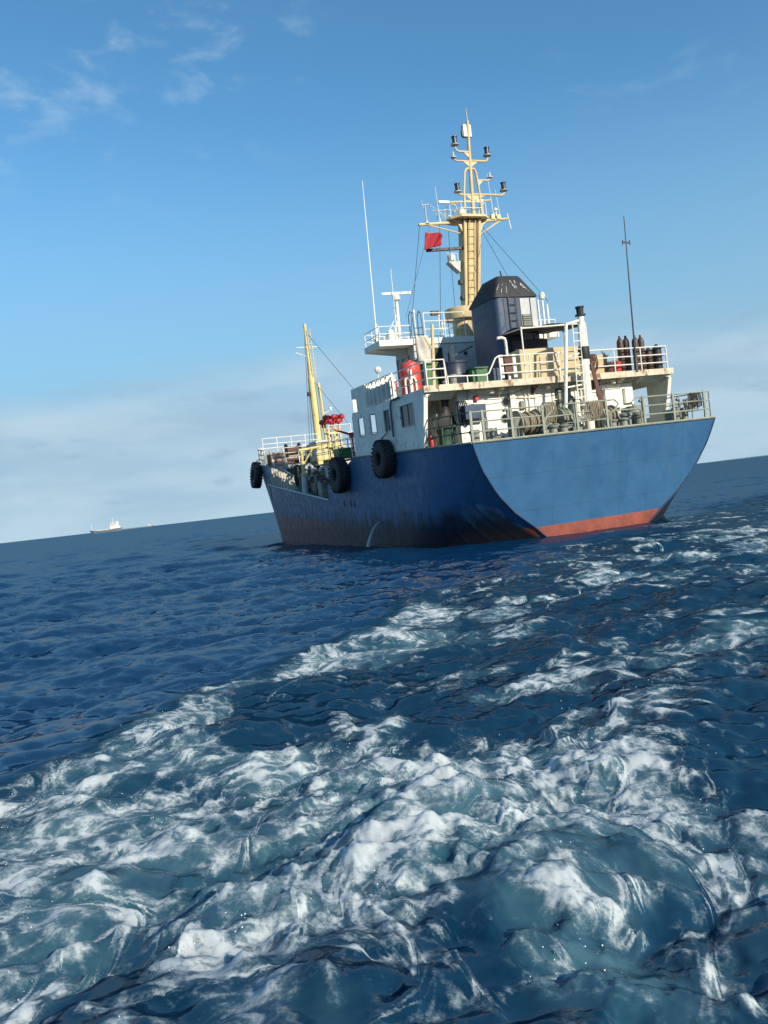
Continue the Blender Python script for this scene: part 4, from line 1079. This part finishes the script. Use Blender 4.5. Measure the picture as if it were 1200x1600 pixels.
for i, (x, y, z0, z1) in enumerate(((15.6, 4.6, 1.9, 3.3), (16.6, 5.0, 2.0, 3.0), (17.5, 4.7, 2.0, 3.6), (18.4, 5.1, 2.2, 3.2), (19.2, 4.6, 2.2, 3.4), (21.0, 4.4, 2.3, 3.9), (22.4, 4.0, 2.4, 3.7), (23.8, 4.3, 2.6, 4.0))):
    q = MB(); q.tube([(x, y, z0), (x, y, z1), (x + .06, y + .12, z1 + .12), (x + .1, y + .3, z1 + .05), (x + .1, y + .34, z1 - .1)], .09, 8); q.build('tank_vent', (MGEAR, MRUST, MGREY)[i % 3], ship, smooth=True)
for i, (x0, x1, y0, y1, h) in enumerate(((15.3, 16.4, 3.8, 5.2, .8), (16.9, 17.6, 4.4, 5.3, .9), (18.1, 19.1, 4.0, 5.2, .75), (20.6, 21.6, 3.4, 4.9, .9), (22.6, 24.4, 3.0, 4.3, 1.1), (25.0, 26.6, 2.6, 4.4, 1.2))):
    z0 = deck_z((x0+x1)/2) - .1; q = MB().box(x0, x1, y0, y1, z0, z0 + h); hq = q.build('tank_hatch', (MRUST, MGEAR, MSTEEL)[i % 3], ship, bevel=.05)
    q = MB(); q.lathe([(.3, 0), (.32, .1), (.1, .16)], ((x0+x1)/2, (y0+y1)/2, z0 + h), 'z', 14); q.build('hatch_lid', MGEAR, hq, smooth=True)
for i in range(5):                                            # fore and aft lines
    q = MB(); q.tube([(11.4, 1.6 - .55*i, 2.6), (26.9, 1.6 - .55*i, 3.5)], .12, 8); q.build('cargo_line', MGEAR if i % 2 else MRUST, ship, smooth=True)
# raised walkway and its rails
wk = MB(); wk.box(11.4, 27.0, 2.55, 3.25, 3.96, 4.02); walk = wk.build('walkway', MGEAR, ship)
railing('walkway_railing', [(12.0, 3.22, 4.02), (27.0, 3.22, 4.32)], 1.0, (.35, .68, 1.0), MGREY, ship, spacing=1.15, r=.022)
railing('walkway_railing', [(12.0, 2.58, 4.02), (27.0, 2.58, 4.32)], 1.0, (.5, 1.0), MGREY, ship, spacing=1.5, r=.022)
for x in (13.5, 16.5, 19.5, 22.5, 25.5):
    q = MB(); q.tube([(x, 3.2, deck_z(x)), (x, 3.2, 3.97)], .05, 6); q.build('walkway_leg', MGEAR, walk)
# riser cluster with red vent heads
for i, (y, x) in enumerate(((2.86, 22.0), (2.68, 22.25), (2.50, 21.9), (2.30, 22.2), (2.10, 22.0))):
    q = MB(); q.tube([(x, y - .10, 2.6), (x, y, 6.15)], .10 if i % 2 else .075, 9); ri = q.build('vent_riser', MYEL, ship, smooth=True)
    for k, (dy, dz_) in enumerate(((.16, .20), (-.06, .46))):
        yy = y + dy + (2.5 - y)*-.35; z = 6.15 + dz_
        q = MB(); q.lathe([(.05, -.22), (.06, -.02), (.16, 0), (.19, .09), (.17, .20), (.06, .27)], (x - .1*k, yy, z), 'z', 12); q.build('vent_head', MREDP, ri, smooth=True)
MB().box(21.8, 22.4, 1.9, 3.0, 4.9, 5.0).build('riser_clamp', MYEL, ship)
MB().box(21.8, 22.4, 1.95, 2.95, 5.75, 5.83).build('riser_clamp', MYEL, ship)
railing('riser_platform_railing', [(21.5, 2.95, 5.15), (21.5, 1.55, 5.15)], 1.05, (.55, 1.05), MWC, ship, spacing=.7, r=.022)
yb = MB().box(25.7, 27.0, .85, 2.48, 4.35, 5.5); ybx = yb.build('crane_housing', MYEL, ship, bevel=.05)
for y in (2.3, 1.1):
    q = MB().box(25.75, 26.0, y - .16, y + .16, 2.9, 4.35); q.build('housing_leg', MYEL, ybx)
MB().box(25.6, 27.1, .8, 2.53, 5.5, 5.62).build('housing_top', MGREY, ybx)
# fire monitor, green box and stand near the house front
q = MB(); q.tube([(17.0, 3.2, 4.0), (17.0, 3.2, 5.25)], .06, 8); q.tube([(17.0, 3.05, 5.2), (17.2, 4.1, 5.62)], .07, 8, .05); q.lathe([(.16, 0), (.18, .12), (.1, .26)], (17.0, 3.2, 5.12), 'z', 12); q.build('fire_monitor', MREDP, ship, smooth=True)
MB().box(17.4, 18.4, 3.0, 3.9, 4.05, 4.62).build('deck_box', MGREEN, ship, bevel=.03)
railing('platform_railing', [(16.2, 3.6, 4.02), (16.2, 2.4, 4.02)], 1.0, (.35, .7, 1.0), MWC, ship, spacing=.4, r=.022)

# ------------------------------------------------------------------ forecastle
ladder('forecastle_stair', (26.35, 5.02, deck_z(26.3)), (27.35, 5.15, 5.42), (0, -.86, 0), MPLATE, ship, step=.24, r=.05, rail_r=.07)
railing('forecastle_railing', [(27.35, 4.2, 4.42), (27.35, .3, 4.42)], 1.05, (.36, .7, 1.05), MWC, ship, spacing=.95, r=.026)
pe = [(hull_x(x, 4.5), hull_w(x, 4.5) - .06, top_z(x)) for x in (27.5, 28.6, 29.8, 31, 32.4, 34, 36)]
railing('forecastle_railing', pe, 1.0, (.36, .68, 1.0), MWC, ship, spacing=.42, r=.03)
ps = [(x, -y, z) for x, y, z in pe]
railing('forecastle_railing', ps, 1.0, (.36, .68, 1.0), MWC, ship, spacing=1.2, r=.026)
railing('forecastle_platform_railing', [(32.0, 4.4, 5.5), (32.0, .2, 5.5)], 1.0, (.3, .6, 1.0), MWC, ship, spacing=1.0, r=.026)
MB().box(31.9, 33.4, .1, 4.45, 4.6, 5.5).build('windlass_platform', MGEAR, ship, bevel=.03)
fm_w = MB(); fm_w.lathe([(.5, -.5), (.5, -.42), (.3, -.4), (.3, .4), (.5, .42), (.5, .5)], (29.4, 3.0, 5.35), 'y', 20); fm_w.box(28.9, 29.9, 2.3, 3.7, 4.5, 4.9)
fm_w.build('anchor_windlass', MRUST, ship, smooth=True)
MB().box(28.4, 29.3, 3.9, 4.9, 4.45, 5.2).build('deck_locker', MRUST, ship, bevel=.03)
MB().box(28.2, 28.9, 1.2, 2.2, 4.45, 5.6).build('deck_locker', MSTEEL, ship, bevel=.03)
q = MB(); q.tube([(32.75, 0, 4.6), (32.75, 0, 10.7)], .30, 12, .25); q.tube([(32.75, 0, 10.7), (32.75, 0, 14.3)], .17, 10, .11); q.lathe([(.12, 0), (.12, .3)], (32.75, 0, 14.3), 'z', 10)
fmast = q.build('foremast', MYEL, ship, smooth=True)
q = MB(); q.tube([(32.2, -.42, 4.8), (32.3, -.36, 10.2)], .13, 10, .11); q.build('derrick_boom', MYEL, fmast, smooth=True)
ladder('foremast_ladder', (32.5, -.08, 10.6), (32.55, -.05, 14.2), (0, -.24, 0), MYEL, fmast, step=.34, r=.024)
q = MB(); q.tube([(32.7, .85, 12.9), (32.7, -.75, 12.9)], .035, 6); q.tube([(32.7, .95, 12.55), (32.7, .1, 12.2)], .03, 6); q.build('foremast_yard', MWC, fmast)
q = MB(); q.tube([(32.3, -.3, 7.9), (32.0, -.95, 8.1)], .04, 6); q.lathe([(.09, 0), (.11, .2), (.05, .26)], (32.0, -.95, 8.1), 'z', 10); q.build('mast_light', MWC, fmast)
q = MB(); q.lathe([(.14, 0), (.16, .1), (.14, .3)], (32.4, .42, 9.3), 'z', 10); q.build('mast_light', MSTEEL, fmast)
q = MB()
for a, c_ in (((32.75, .1, 13.8), (30.5, 1.5, 4.6)), ((32.75, .1, 12.5), (30.8, 1.2, 4.6)), ((32.75, -.1, 10.5), (27.5, -2.0, 4.6)), ((32.75, -.1, 13.9), (27.5, -4.4, 4.6))): q.tube([a, c_], .018, 4)
q.build('rigging', MSTEEL, fmast)

# ------------------------------------------------------------------ loose things aboard
def tyre(loc, R_, w, rope_top, label, lean=0):
    t = empty('tyre_fender')
    q = MB(); prof = []
    for a in np.linspace(-150, 150, 17):
        aa = R(a); ct_, st__ = math.cos(aa), math.sin(aa)
        prof.append((R_ - w*.75 + w*.75*(abs(ct_)**.55)*(1 if ct_ > 0 else -1)*(1 if ct_ > 0 else .55), w*.5*(abs(st__)**.6)*(1 if st__ > 0 else -1)))
    q.lathe(prof, (0, 0, 0), 'y', 40)
    q.f = q.f[:-2]
    n_ = 40; m_ = len(prof)
    for k in range(n_): q.f.append(((m_-1)*n_ + k, (m_-1)*n_ + (k+1) % n_, (k+1) % n_, k))
    q.build('casing', MTYRE, t, smooth=True)
    tr = MB(); nl = 26
    for k in range(nl):
        for s_ in (1, -1):
            a = 2*math.pi*(k + (.5 if s_ > 0 else 0))/nl; c_, sn = math.cos(a), math.sin(a)
            p0 = Vector((c_*(R_ - .01), s_*.03, sn*(R_ - .01))); p1 = Vector((math.cos(a+.08)*(R_ - .03), s_*w*.47, math.sin(a+.08)*(R_ - .03)))
            tr.bar(p0, p1, R_*.12, .07, up=(c_, 0, sn))
    tr.build('tread', MTYRE, t)
    rp_ = MB(); rp_.tube([(.1, -.1, R_*.55), (.0, 0, R_ + .03), (-.12, -w*.42, R_ + .25), (-.15, -w*.5 - .03, rope_top)], .03, 6); rp_.tube([(-.2, .0, R_*.6), (-.1, .05, R_ + .05), (-.12, -w*.42, R_ + .25)], .025, 6)
    rp_.build('hanging_rope', MROPE, t, smooth=True)
    on_ship(t, loc, rx=R(lean)); tag(t, label, 'tyre', 'tyre fenders hung along the hull'); return t
tyre((6.35, 5.95, 3.50), .77, .46, 1.9, 'large black tyre fender hung below the white plating windows', 3)
tyre((11.9, 5.98, 3.12), .84, .50, 1.2, 'large black tyre fender hung at the break of the cargo deck', 2)
tyre((29.9, 5.62, 3.95), .88, .52, 1.3, 'large black tyre fender hung at the bow below the forecastle rail', 8)

def cylinder(loc, h, r, mat, label, group=None, cat='gas cylinder'):
    t = empty('gas_cylinder')
    q = MB(); q.lathe([(r*.9, 0), (r, .02), (r, h*.80), (r*.93, h*.85), (r*.6, h*.91), (r*.32, h*.935)], (0, 0, 0), 'z', 18); q.build('bottle', mat, t, smooth=True)
    q = MB(); q.lathe([(r*.36, h*.93), (r*.36, h*.975), (r*.14, h)], (0, 0, 0), 'z', 12); q.build('valve_cap', mat, t, smooth=True)
    on_ship(t, loc); tag(t, label, cat, group); return t
for y, lab in ((-3.50, 'tall brown gas cylinder next to the red plastic tub'), (-3.80, 'tall brown gas cylinder just inboard of the dark whip aerial'), (-4.26, 'tall brown gas cylinder just outboard of the dark whip aerial'), (-4.55, 'tall brown gas cylinder next to the short brown one')):
    cylinder((2.80, y, BD), 1.55, .135, MBROWN, lab, 'tall brown gas cylinders')
cylinder((2.78, -4.88, BD), 1.05, .14, MBROWN, 'short brown gas cylinder beside the tall ones')
cylinder((2.75, -5.28, BD), 1.12, .19, MBLACK, 'fat black gas cylinder at the outer corner of the boat deck')
def bucket(loc, r, h, mat, name, label, cat):
    t = empty(name)
    q = MB(); q.lathe([(r*.8, 0), (r, h), (r*1.06, h), (r*1.06, h + .03), (r*.95, h + .03), (r*.78, .04)], (0, 0, 0), 'z', 18); q.build('body', mat, t, smooth=True)
    q = MB(); q.tube([(0, r*math.cos(a), h + .35*r*math.sin(a)) for a in np.linspace(0, math.pi, 10)], .015, 5); q.build('handle', MSTEEL, t)
    on_ship(t, loc); tag(t, label, cat); return t
bucket((2.75, -3.18, BD), .20, .46, MREDP, 'red_tub', 'red plastic tub beside the brown gas cylinders', 'tub')
bucket((2.7, -2.78, BD + .0), .22, .42, MRUST, 'rusty_bucket', 'dark rusty bucket beside the red plastic tub', 'bucket')
q = MB(); q.tube([(0, 0, 0), (0, 0, .75), (0, .12, .95)], .02, 6); q.tube([(0, 0, .6), (0, -.2, .8)], .02, 6); q.tube([(-.1, .1, .7), (.1, -.1, .9)], .02, 6); q.lathe([(.12, 0), (.02, .05)], (0, 0, 0), 'z', 10)
o = q.build('valve_stand', MSTEEL, None, smooth=True); on_ship(o, (2.65, -2.55, BD)); tag(o, 'dark spindly valve stand behind the boat deck rail', 'valve')
# red water tank with its pipe frame
t = empty('water_tank')
q = MB(); q.lathe([(.40, 0), (.42, .03), (.42, .38), (.405, .40), (.42, .42), (.42, .80), (.405, .82), (.42, .84), (.42, 1.12), (.37, 1.28), (.20, 1.36), (.10, 1.37), (.10, 1.42), (.0, 1.43)], (0, 0, 0), 'z', 28); q.build('tank_body', MRED, t, smooth=True)
for dy in (.38, .12):
    q = MB(); q.tube([(-.48, dy + .10, -.05), (-.48, dy + .10, .55), (-.48, dy + .06, .68), (-.48, dy - .04, .68), (-.48, dy - .10, .55), (-.48, dy - .10, -.05)], .04, 7); q.build('pipe_guard', MW, t, smooth=True)
q = MB(); q.tube([(-.46, .22, 0), (-.46, .18, 1.0)], .045, 7); q.build('standpipe', MW, t, smooth=True)
on_ship(t, (5.45, 4.72, BD + .05)); tag(t, 'red plastic water tank behind white bent pipes on the boat deck', 'tank')
def bin_(loc, sx, sy, sz, mat, label, name='storage_bin', lid=True, cat='bin'):
    t = empty(name)
    q = MB(); q.prism([(-sy*.46, 0), (sy*.46, 0), (sy*.5, sz), (-sy*.5, sz)], 'x', -sx/2, sx/2); q.build('body', mat, t, bevel=.025)
    q = MB(); q.box(-sx/2 - .03, sx/2 + .03, -sy/2 - .03, sy/2 + .03, sz, sz + .07); q.build('lid', mat, t, bevel=.02)
    q = MB(); q.tube([(-sx/2 - .05, -sy*.25, sz + .02), (-sx/2 - .05, sy*.25, sz + .02)], .02, 6); q.build('handle', mat, t)
    on_ship(t, loc); tag(t, label, cat); return t
bin_((4.55, 2.25, BD), .6, .72, .80, MGREEN, 'square green plastic bin in front of the funnel side')
bin_((5.6, 3.85, BD), .6, .62, 1.25, MGREEN, 'tall green locker bin beside the red water tank')
t = empty('plastic_drum')
q = MB(); q.lathe([(.46, 0), (.48, .03), (.50, .55), (.52, .58), (.50, .61), (.53, 1.12), (.57, 1.14), (.57, 1.22), (.52, 1.23), (.50, 1.15)], (0, 0, 0), 'z', 28); q.build('body', MNAVY, t, smooth=True)
for s_ in (1, -1):
    q = MB(); q.tube([(0, s_*.53, 1.0), (0, s_*.62, 1.02), (0, s_*.62, 1.12), (0, s_*.55, 1.14)], .02, 6); q.build('handle', MNAVY, t)
on_ship(t, (5.0, 3.0, BD)); tag(t, 'big dark navy plastic drum between the green bins', 'drum')
q = MB(); q.lathe([(.13, BD), (.13, BD + .48), (.19, BD + .50), (.19, BD + .60), (.05, BD + .64)], (4.1, 3.55, 0), 'z', 16); q.build('mushroom_vent', MGEAR, ship, smooth=True)
q = MB(); q.lathe([(.08, BD), (.08, BD + .3), (.13, BD + .32), (.13, BD + .38)], (4.0, 3.95, 0), 'z', 14); q.build('mushroom_vent', MGEAR, ship, smooth=True)
q = MB(); q.tube([(2.55, 5.20, BD), (2.55, 4.98, 8.05)], .075, 9, .06); q.tube([(2.55, 5.08, 7.1), (2.55, 5.35, 7.6)], .03, 6); q.build('flag_davit', MMAST, ship, smooth=True)
# stained canvas over a frame by the chartroom
q = MB(); n1_, n2_ = 10, 9
for i in range(n1_+1):
    for j in range(n2_+1):
        u_, v_ = i/n1_, j/n2_
        z = 1.25*(1 - u_) ; y = (v_ - .5)*(.55 + .35*u_*.5); x = -.18*math.sin(math.pi*v_)*(.4 + u_) + .05*math.sin(9*v_ + 4*u_)
        q.v.append((x, y, z + .06*math.sin(7*v_)))
for i in range(n1_):
    for j in range(n2_):
        a = i*(n2_+1) + j; q.f.append((a, a+1, a+n2_+2, a+n2_+1))
cvs = q.build('canvas_cover', MCANVAS, None, smooth=True); cvs.modifiers.new('thickness', 'SOLIDIFY').thickness = .02
on_ship(cvs, (6.6, 3.45, 7.15)); tag(cvs, 'stained white canvas cover hung over gear aft of the wheelhouse', 'canvas')
q = MB().box(6.6, 7.3, 3.2, 3.75, BD, 7.5); q.build('gear_locker', MGREEN, ship, bevel=.03)
# ensign at the crosstree
q = MB(); nx_, nz_ = 16, 10
for i in range(nx_+1):
    for j in range(nz_+1):
        u_, v_ = i/nx_, j/nz_
        q.v.append((.15*math.sin(7.5*u_ + 2.2*v_)*(u_ + .15), -.95*u_*(1 - .10*v_) + .12*v_, -.80*v_*(1 - .38*u_) - .10*u_*u_ - .02*math.sin(5*u_)))
for i in range(nx_):
    for j in range(nz_):
        a = i*(nz_+1) + j; q.f.append((a, a+1, a+nz_+2, a+nz_+1))
fg = q.build('flag', MFLAG, None, smooth=True); fg.modifiers.new('thickness', 'SOLIDIFY').thickness = .006
on_ship(fg, (8.62, 1.72, 13.38)); tag(fg, 'plain red flag flying from the halyard under the mast crosstree', 'flag')
# tarpaulin and lifebuoys
def lifebuoy(loc, label, rz=0):
    t = empty('lifebuoy'); q = MB()
    q.tube([(0, .30*math.cos(a), .30*math.sin(a)) for a in np.linspace(0, 2*math.pi, 25)], .07, 8, cap=False); q.build('ring', MREDP, t, smooth=True)
    for k in range(4):
        a = math.pi/2*k + .4; q = MB(); q.tube([(0, .30*math.cos(b_), .30*math.sin(b_)) for b_ in np.linspace(a, a + .35, 5)], .074, 8); q.build('white_band', MWC, t, smooth=True)
    on_ship(t, loc, rz); tag(t, label, 'lifebuoy'); return t
lifebuoy((5.8, 5.40, BD + .55), 'red and white lifebuoy hung inside the boat deck rail', R(90))

# ropes and odds and ends about the poop
def hank(loc, w_, h_, n_, mat, label, rz=0, seed=0):
    g = random.Random(seed); q = MB()
    for k in range(n_):
        a = (k/(n_-1) - .5)*w_; d = g.uniform(.75, 1.05)*h_
        q.tube([(g.uniform(-.05, .05), a - .05, -d), (-.06, a - .06, -d*.5), (-.03, a - .03, 0), (.03, a, .05), (.08, a + .03, -.03), (.08, a + .05, -d*.6), (.03, a + .05, -d*.95), (g.uniform(-.05, .05), a, -d*1.02)], .026, 5)
    o = q.build('mooring_rope', mat, None, smooth=True); on_ship(o, loc, rz); tag(o, label, 'rope'); return o
hank((.10, -.85 + 1.0, 4.55), .5, .62, 8, MROPE, 'pale mooring rope hung in loops over the stern rail beside the derrick post', seed=1)
hank((1.45, 1.15, 4.75), .45, .7, 8, MROPE, 'brown mooring rope looped over the end of the big rope winch', seed=2)
hank((2.44, -1.75, 6.55), .35, .7, 6, MRUST, 'reddish rope hung over the boat deck rail beside the white derrick post', seed=3)
hank((.15, -4.55, 4.52), .4, .6, 6, MSTEEL, 'dark rope hung at the starboard end of the stern rail', seed=4)
hank((2.95, 3.95, 5.2), .3, .9, 5, MNAVY, 'blue rope hung on the corner of the white wall', seed=5)
def oil_drum(loc, mat, label, s=1.0):
    t = empty('oil_drum'); q = MB()
    q.lathe([(.27*s, 0), (.29*s, .02), (.29*s, .28), (.305*s, .30), (.29*s, .32), (.29*s, .56), (.305*s, .58), (.29*s, .60), (.29*s, .86), (.27*s, .88), (.26*s, .85)], (0, 0, 0), 'z', 20); q.build('barrel', mat, t, smooth=True)
    q = MB(); q.lathe([(.04, .85), (.04, .89)], (.12*s, .08*s, 0), 'z', 10); q.build('bung', MSTEEL, t)
    on_ship(t, loc); tag(t, label, 'drum'); return t
oil_drum((1.5, -2.75, 3.49), MGEAR, 'grey oil drum standing on the poop behind the low mooring gate')
oil_drum((2.3, -3.15, 3.49), MBLUE, 'blue oil drum standing against the white wall lockers')
oil_drum((2.45, .1, 3.49), MBLACK, 'black oil drum standing beside the doorway')
bucket((2.4, 1.6, 3.49), .2, .4, MREDP, 'fire_bucket', 'red bucket standing below the round portholes', 'bucket')
for i, (y0, z0, y1, z1, r_) in enumerate(((2.6, 5.35, 1.9, 5.35, .018), (1.9, 5.35, 1.9, 3.6, .018), (-1.2, 5.4, -1.2, 3.6, .025), (-2.3, 5.45, -3.9, 5.45, .022), (-1.3, 4.2, -2.4, 4.2, .03), (.7, 5.45, .7, 3.6, .02))):
    q = MB(); q.tube([(2.965, y0, z0), (2.965, y1, z1)], r_, 6); q.build('conduit', (MGEAR, MSTEEL, MW)[i % 3], house)
for y, z, sy, sz, mt in ((1.3, 4.9, .22, .3, MGEAR), (.45, 4.7, .3, .24, MW), (-1.55, 4.7, .26, .34, MGEAR), (3.3, 5.3, .16, .2, MREDP), (-2.35, 5.15, .18, .22, MSTEEL)):
    q = MB().box(2.86, 2.998, y - sy/2, y + sy/2, z - sz/2, z + sz/2); q.build('junction_box', mt, house, bevel=.012)

# cooling water poured from the ship's side
q = MB(); pts = [(8.1 - .04*t, 5.66 + .72*t, .86 + .10*t - 1.05*t*t) for t in np.linspace(0, 1, 14)]
q.tube(pts, .035, 7, .085)
for k in range(40):
    t = rnd.random(); a = Vector((8.1 - .04*t, 5.66 + .72*t, .86 + .10*t - 1.05*t*t)) + Vector((rnd.gauss(0, .05), rnd.gauss(0, .05), rnd.gauss(0, .05)))*(t + .15)
    s_ = rnd.uniform(.012, .03); q.lathe([(0.001, -s_), (s_, 0), (.001, s_)], a, 'z', 6)
mw = Mat('falling_water', .15); mw.set('Base Color', (.45, .50, .53)); mw.b.inputs['Transmission Weight'].default_value = .25; mw.b.inputs['IOR'].default_value = 1.33
wj = q.build('water_jet', mw.m, None, smooth=True); wj.location = SHIP.to_translation(); wj.rotation_euler = SHIP.to_euler()
tag(wj, 'thin arc of water pouring from the side of the hull', 'water jet')

# ------------------------------------------------------------------ far ships and coast
def far_tanker(loc, rz):
    t = empty('distant_ship', loc, rot=(0, 0, rz))
    q = MB()                                                  # bow towards -x
    secs = ((-27, .2, 6.2), (-24, 2.2, 5.6), (-19, 4.2, 4.6), (-10, 5, 4.0), (10, 5, 4.0), (14, 5, 5.2), (24, 4.6, 5.4), (27, 3.6, 5.6))
    for x, w_, z in secs: q.v += [(x, -w_, z), (x + (2.5 if x < -20 else 0), -w_*.8, -1), (x + (2.5 if x < -20 else 0), w_*.8, -1), (x, w_, z)]
    for i in range(len(secs)-1):
        for j in range(3): a = i*4 + j; q.f.append((a, a+1, a+5, a+4))
        q.f.append((i*4+3, i*4, i*4+4, i*4+7))
    q.f += [(0, 1, 2, 3), tuple(len(secs)*4 - k for k in (1, 2, 3, 4))]
    q.build('hull', MFARHULL, t)
    q = MB(); q.box(8, 25, -4.4, 4.4, 5, 9); q.box(9, 19, -4, 4, 9, 12.5); q.box(9.5, 17, -4.8, 4.8, 12.5, 15.5); hs_ = q.build('house', MWC, t)
    for z in (10.3, 13.6):
        for k in range(5): q = MB().box(10 + k*1.5, 10.9 + k*1.5, -4.86 if z > 13 else -4.06, -4.0, z, z + 1.1); q.build('window', MGLASS, hs_)
    q = MB().box(18.5, 22.5, -1.6, 1.6, 9, 17); q.build('funnel', MWC, t, bevel=.3)
    q = MB(); q.tube([(13.5, 0, 15), (13.5, 0, 25)], .35, 6, .15); q.tube([(13.5, 0, 21), (11.5, 0, 21)], .2, 5); q.build('main_mast', MWC, t)
    q = MB(); q.tube([(-23, 0, 5), (-23, 0, 18)], .32, 6, .2); q.build('foremast', MWC, t)
    q = MB().box(-17, 7, -1.5, 1.5, 4, 5.6); q.build('pipe_deck', MGREY, t)
    q = MB(); q.tube([(-26, -2, 6.8), (-18, -4, 5.8), (-10, -4.6, 5.2), (8, -4.6, 5.2)], .12, 5); q.build('railing', MWC, t)
    return t
MFARHULL = paint('far_hull_paint', (.13, .17, .21), .6, .1, .3)
d_ = 1400.0
ft = far_tanker((-.348*d_, d_, 0), R(8)); tag(ft, 'white upperworked tanker with a dark hull small on the horizon', 'ship')
d_ = 2600.0
t = empty('distant_barge', (-.306*d_, d_, 0), rot=(0, 0, R(6)))
q = MB(); q.prism([(-46, -1), (42, -1), (46, 3.2), (-50, 3.2)], 'y', -8, 8); q.build('hull', MFARHULL, t)
q = MB(); q.box(28, 38, -5, 5, 3.2, 8); q.box(30, 33, -2, 2, 8, 12); q.build('house', MGREY, t)
tag(t, 'low grey barge lying on the horizon beyond the white tanker', 'barge')
q = MB(); nn = 60
for i in range(nn+1):
    x = 5200 + 9000*i/nn; h = 6 + 85*smooth(np.array(x), 5300, 9000)*(.7 + .3*math.sin(i*.55) + .12*math.sin(i*1.9))
    q.v += [(x, 13000, -3), (x, 13400, float(h)), (x, 14200, -3)]
for i in range(nn): a = i*3; q.f += [(a, a+3, a+4, a+1), (a+1, a+4, a+5, a+2)]
mh = Mat('far_land', .9); mh.set('Base Color', mh.mix(mh.noise(mh.vec((.002, .002, .002)), 3, 4), (.10, .15, .17), (.14, .19, .21)))
hd = q.build('hills', mh.m, None, smooth=True); tag(hd, kind='structure')

# ------------------------------------------------------------------ flying drops over the wake
sel = np.where((foam.ravel() > .7) & (Y0.ravel() < 8) & (Y0.ravel() > 2.4) & (np.abs(X0.ravel()) < 4))[0]
sb = MB(); g3 = np.random.default_rng(9)
ico_v = [Vector(v_).normalized() for v_ in ((0,0,1),(.9,0,.4),(.28,.85,.4),(-.72,.53,.4),(-.72,-.53,.4),(.28,-.85,.4),(.72,.53,-.4),(-.28,.85,-.4),(-.9,0,-.4),(-.28,-.85,-.4),(.72,-.53,-.4),(0,0,-1))]
ico_f = [(0,1,2),(0,2,3),(0,3,4),(0,4,5),(0,5,1),(1,6,2),(2,7,3),(3,8,4),(4,9,5),(5,10,1),(6,7,2),(7,8,3),(8,9,4),(9,10,5),(10,6,1),(11,7,6),(11,8,7),(11,9,8),(11,10,9),(11,6,10)]
if len(sel):
    for k in g3.choice(sel, 70):
        c0 = Vector((float(co[k, 0]), float(co[k, 1]), float(co[k, 2]))); sprd = float(g3.uniform(.03, .14))
        for _ in range(int(g3.integers(4, 26))):
            p = c0 + Vector((g3.normal(0, sprd), g3.normal(0, sprd), abs(g3.normal(0, sprd*.7)) + .004))
            s_ = float(.001 + .0035*g3.random()**3); sb.add([p + v_*s_ for v_ in ico_v], ico_f)
ms = Mat('spray_drop', .1); ms.set('Base Color', (.7, .74, .76))
spo = sb.build('spray', ms.m, None, smooth=True); tag(spo, 'small drops thrown up by the churning wake', 'spray', kind='stuff')
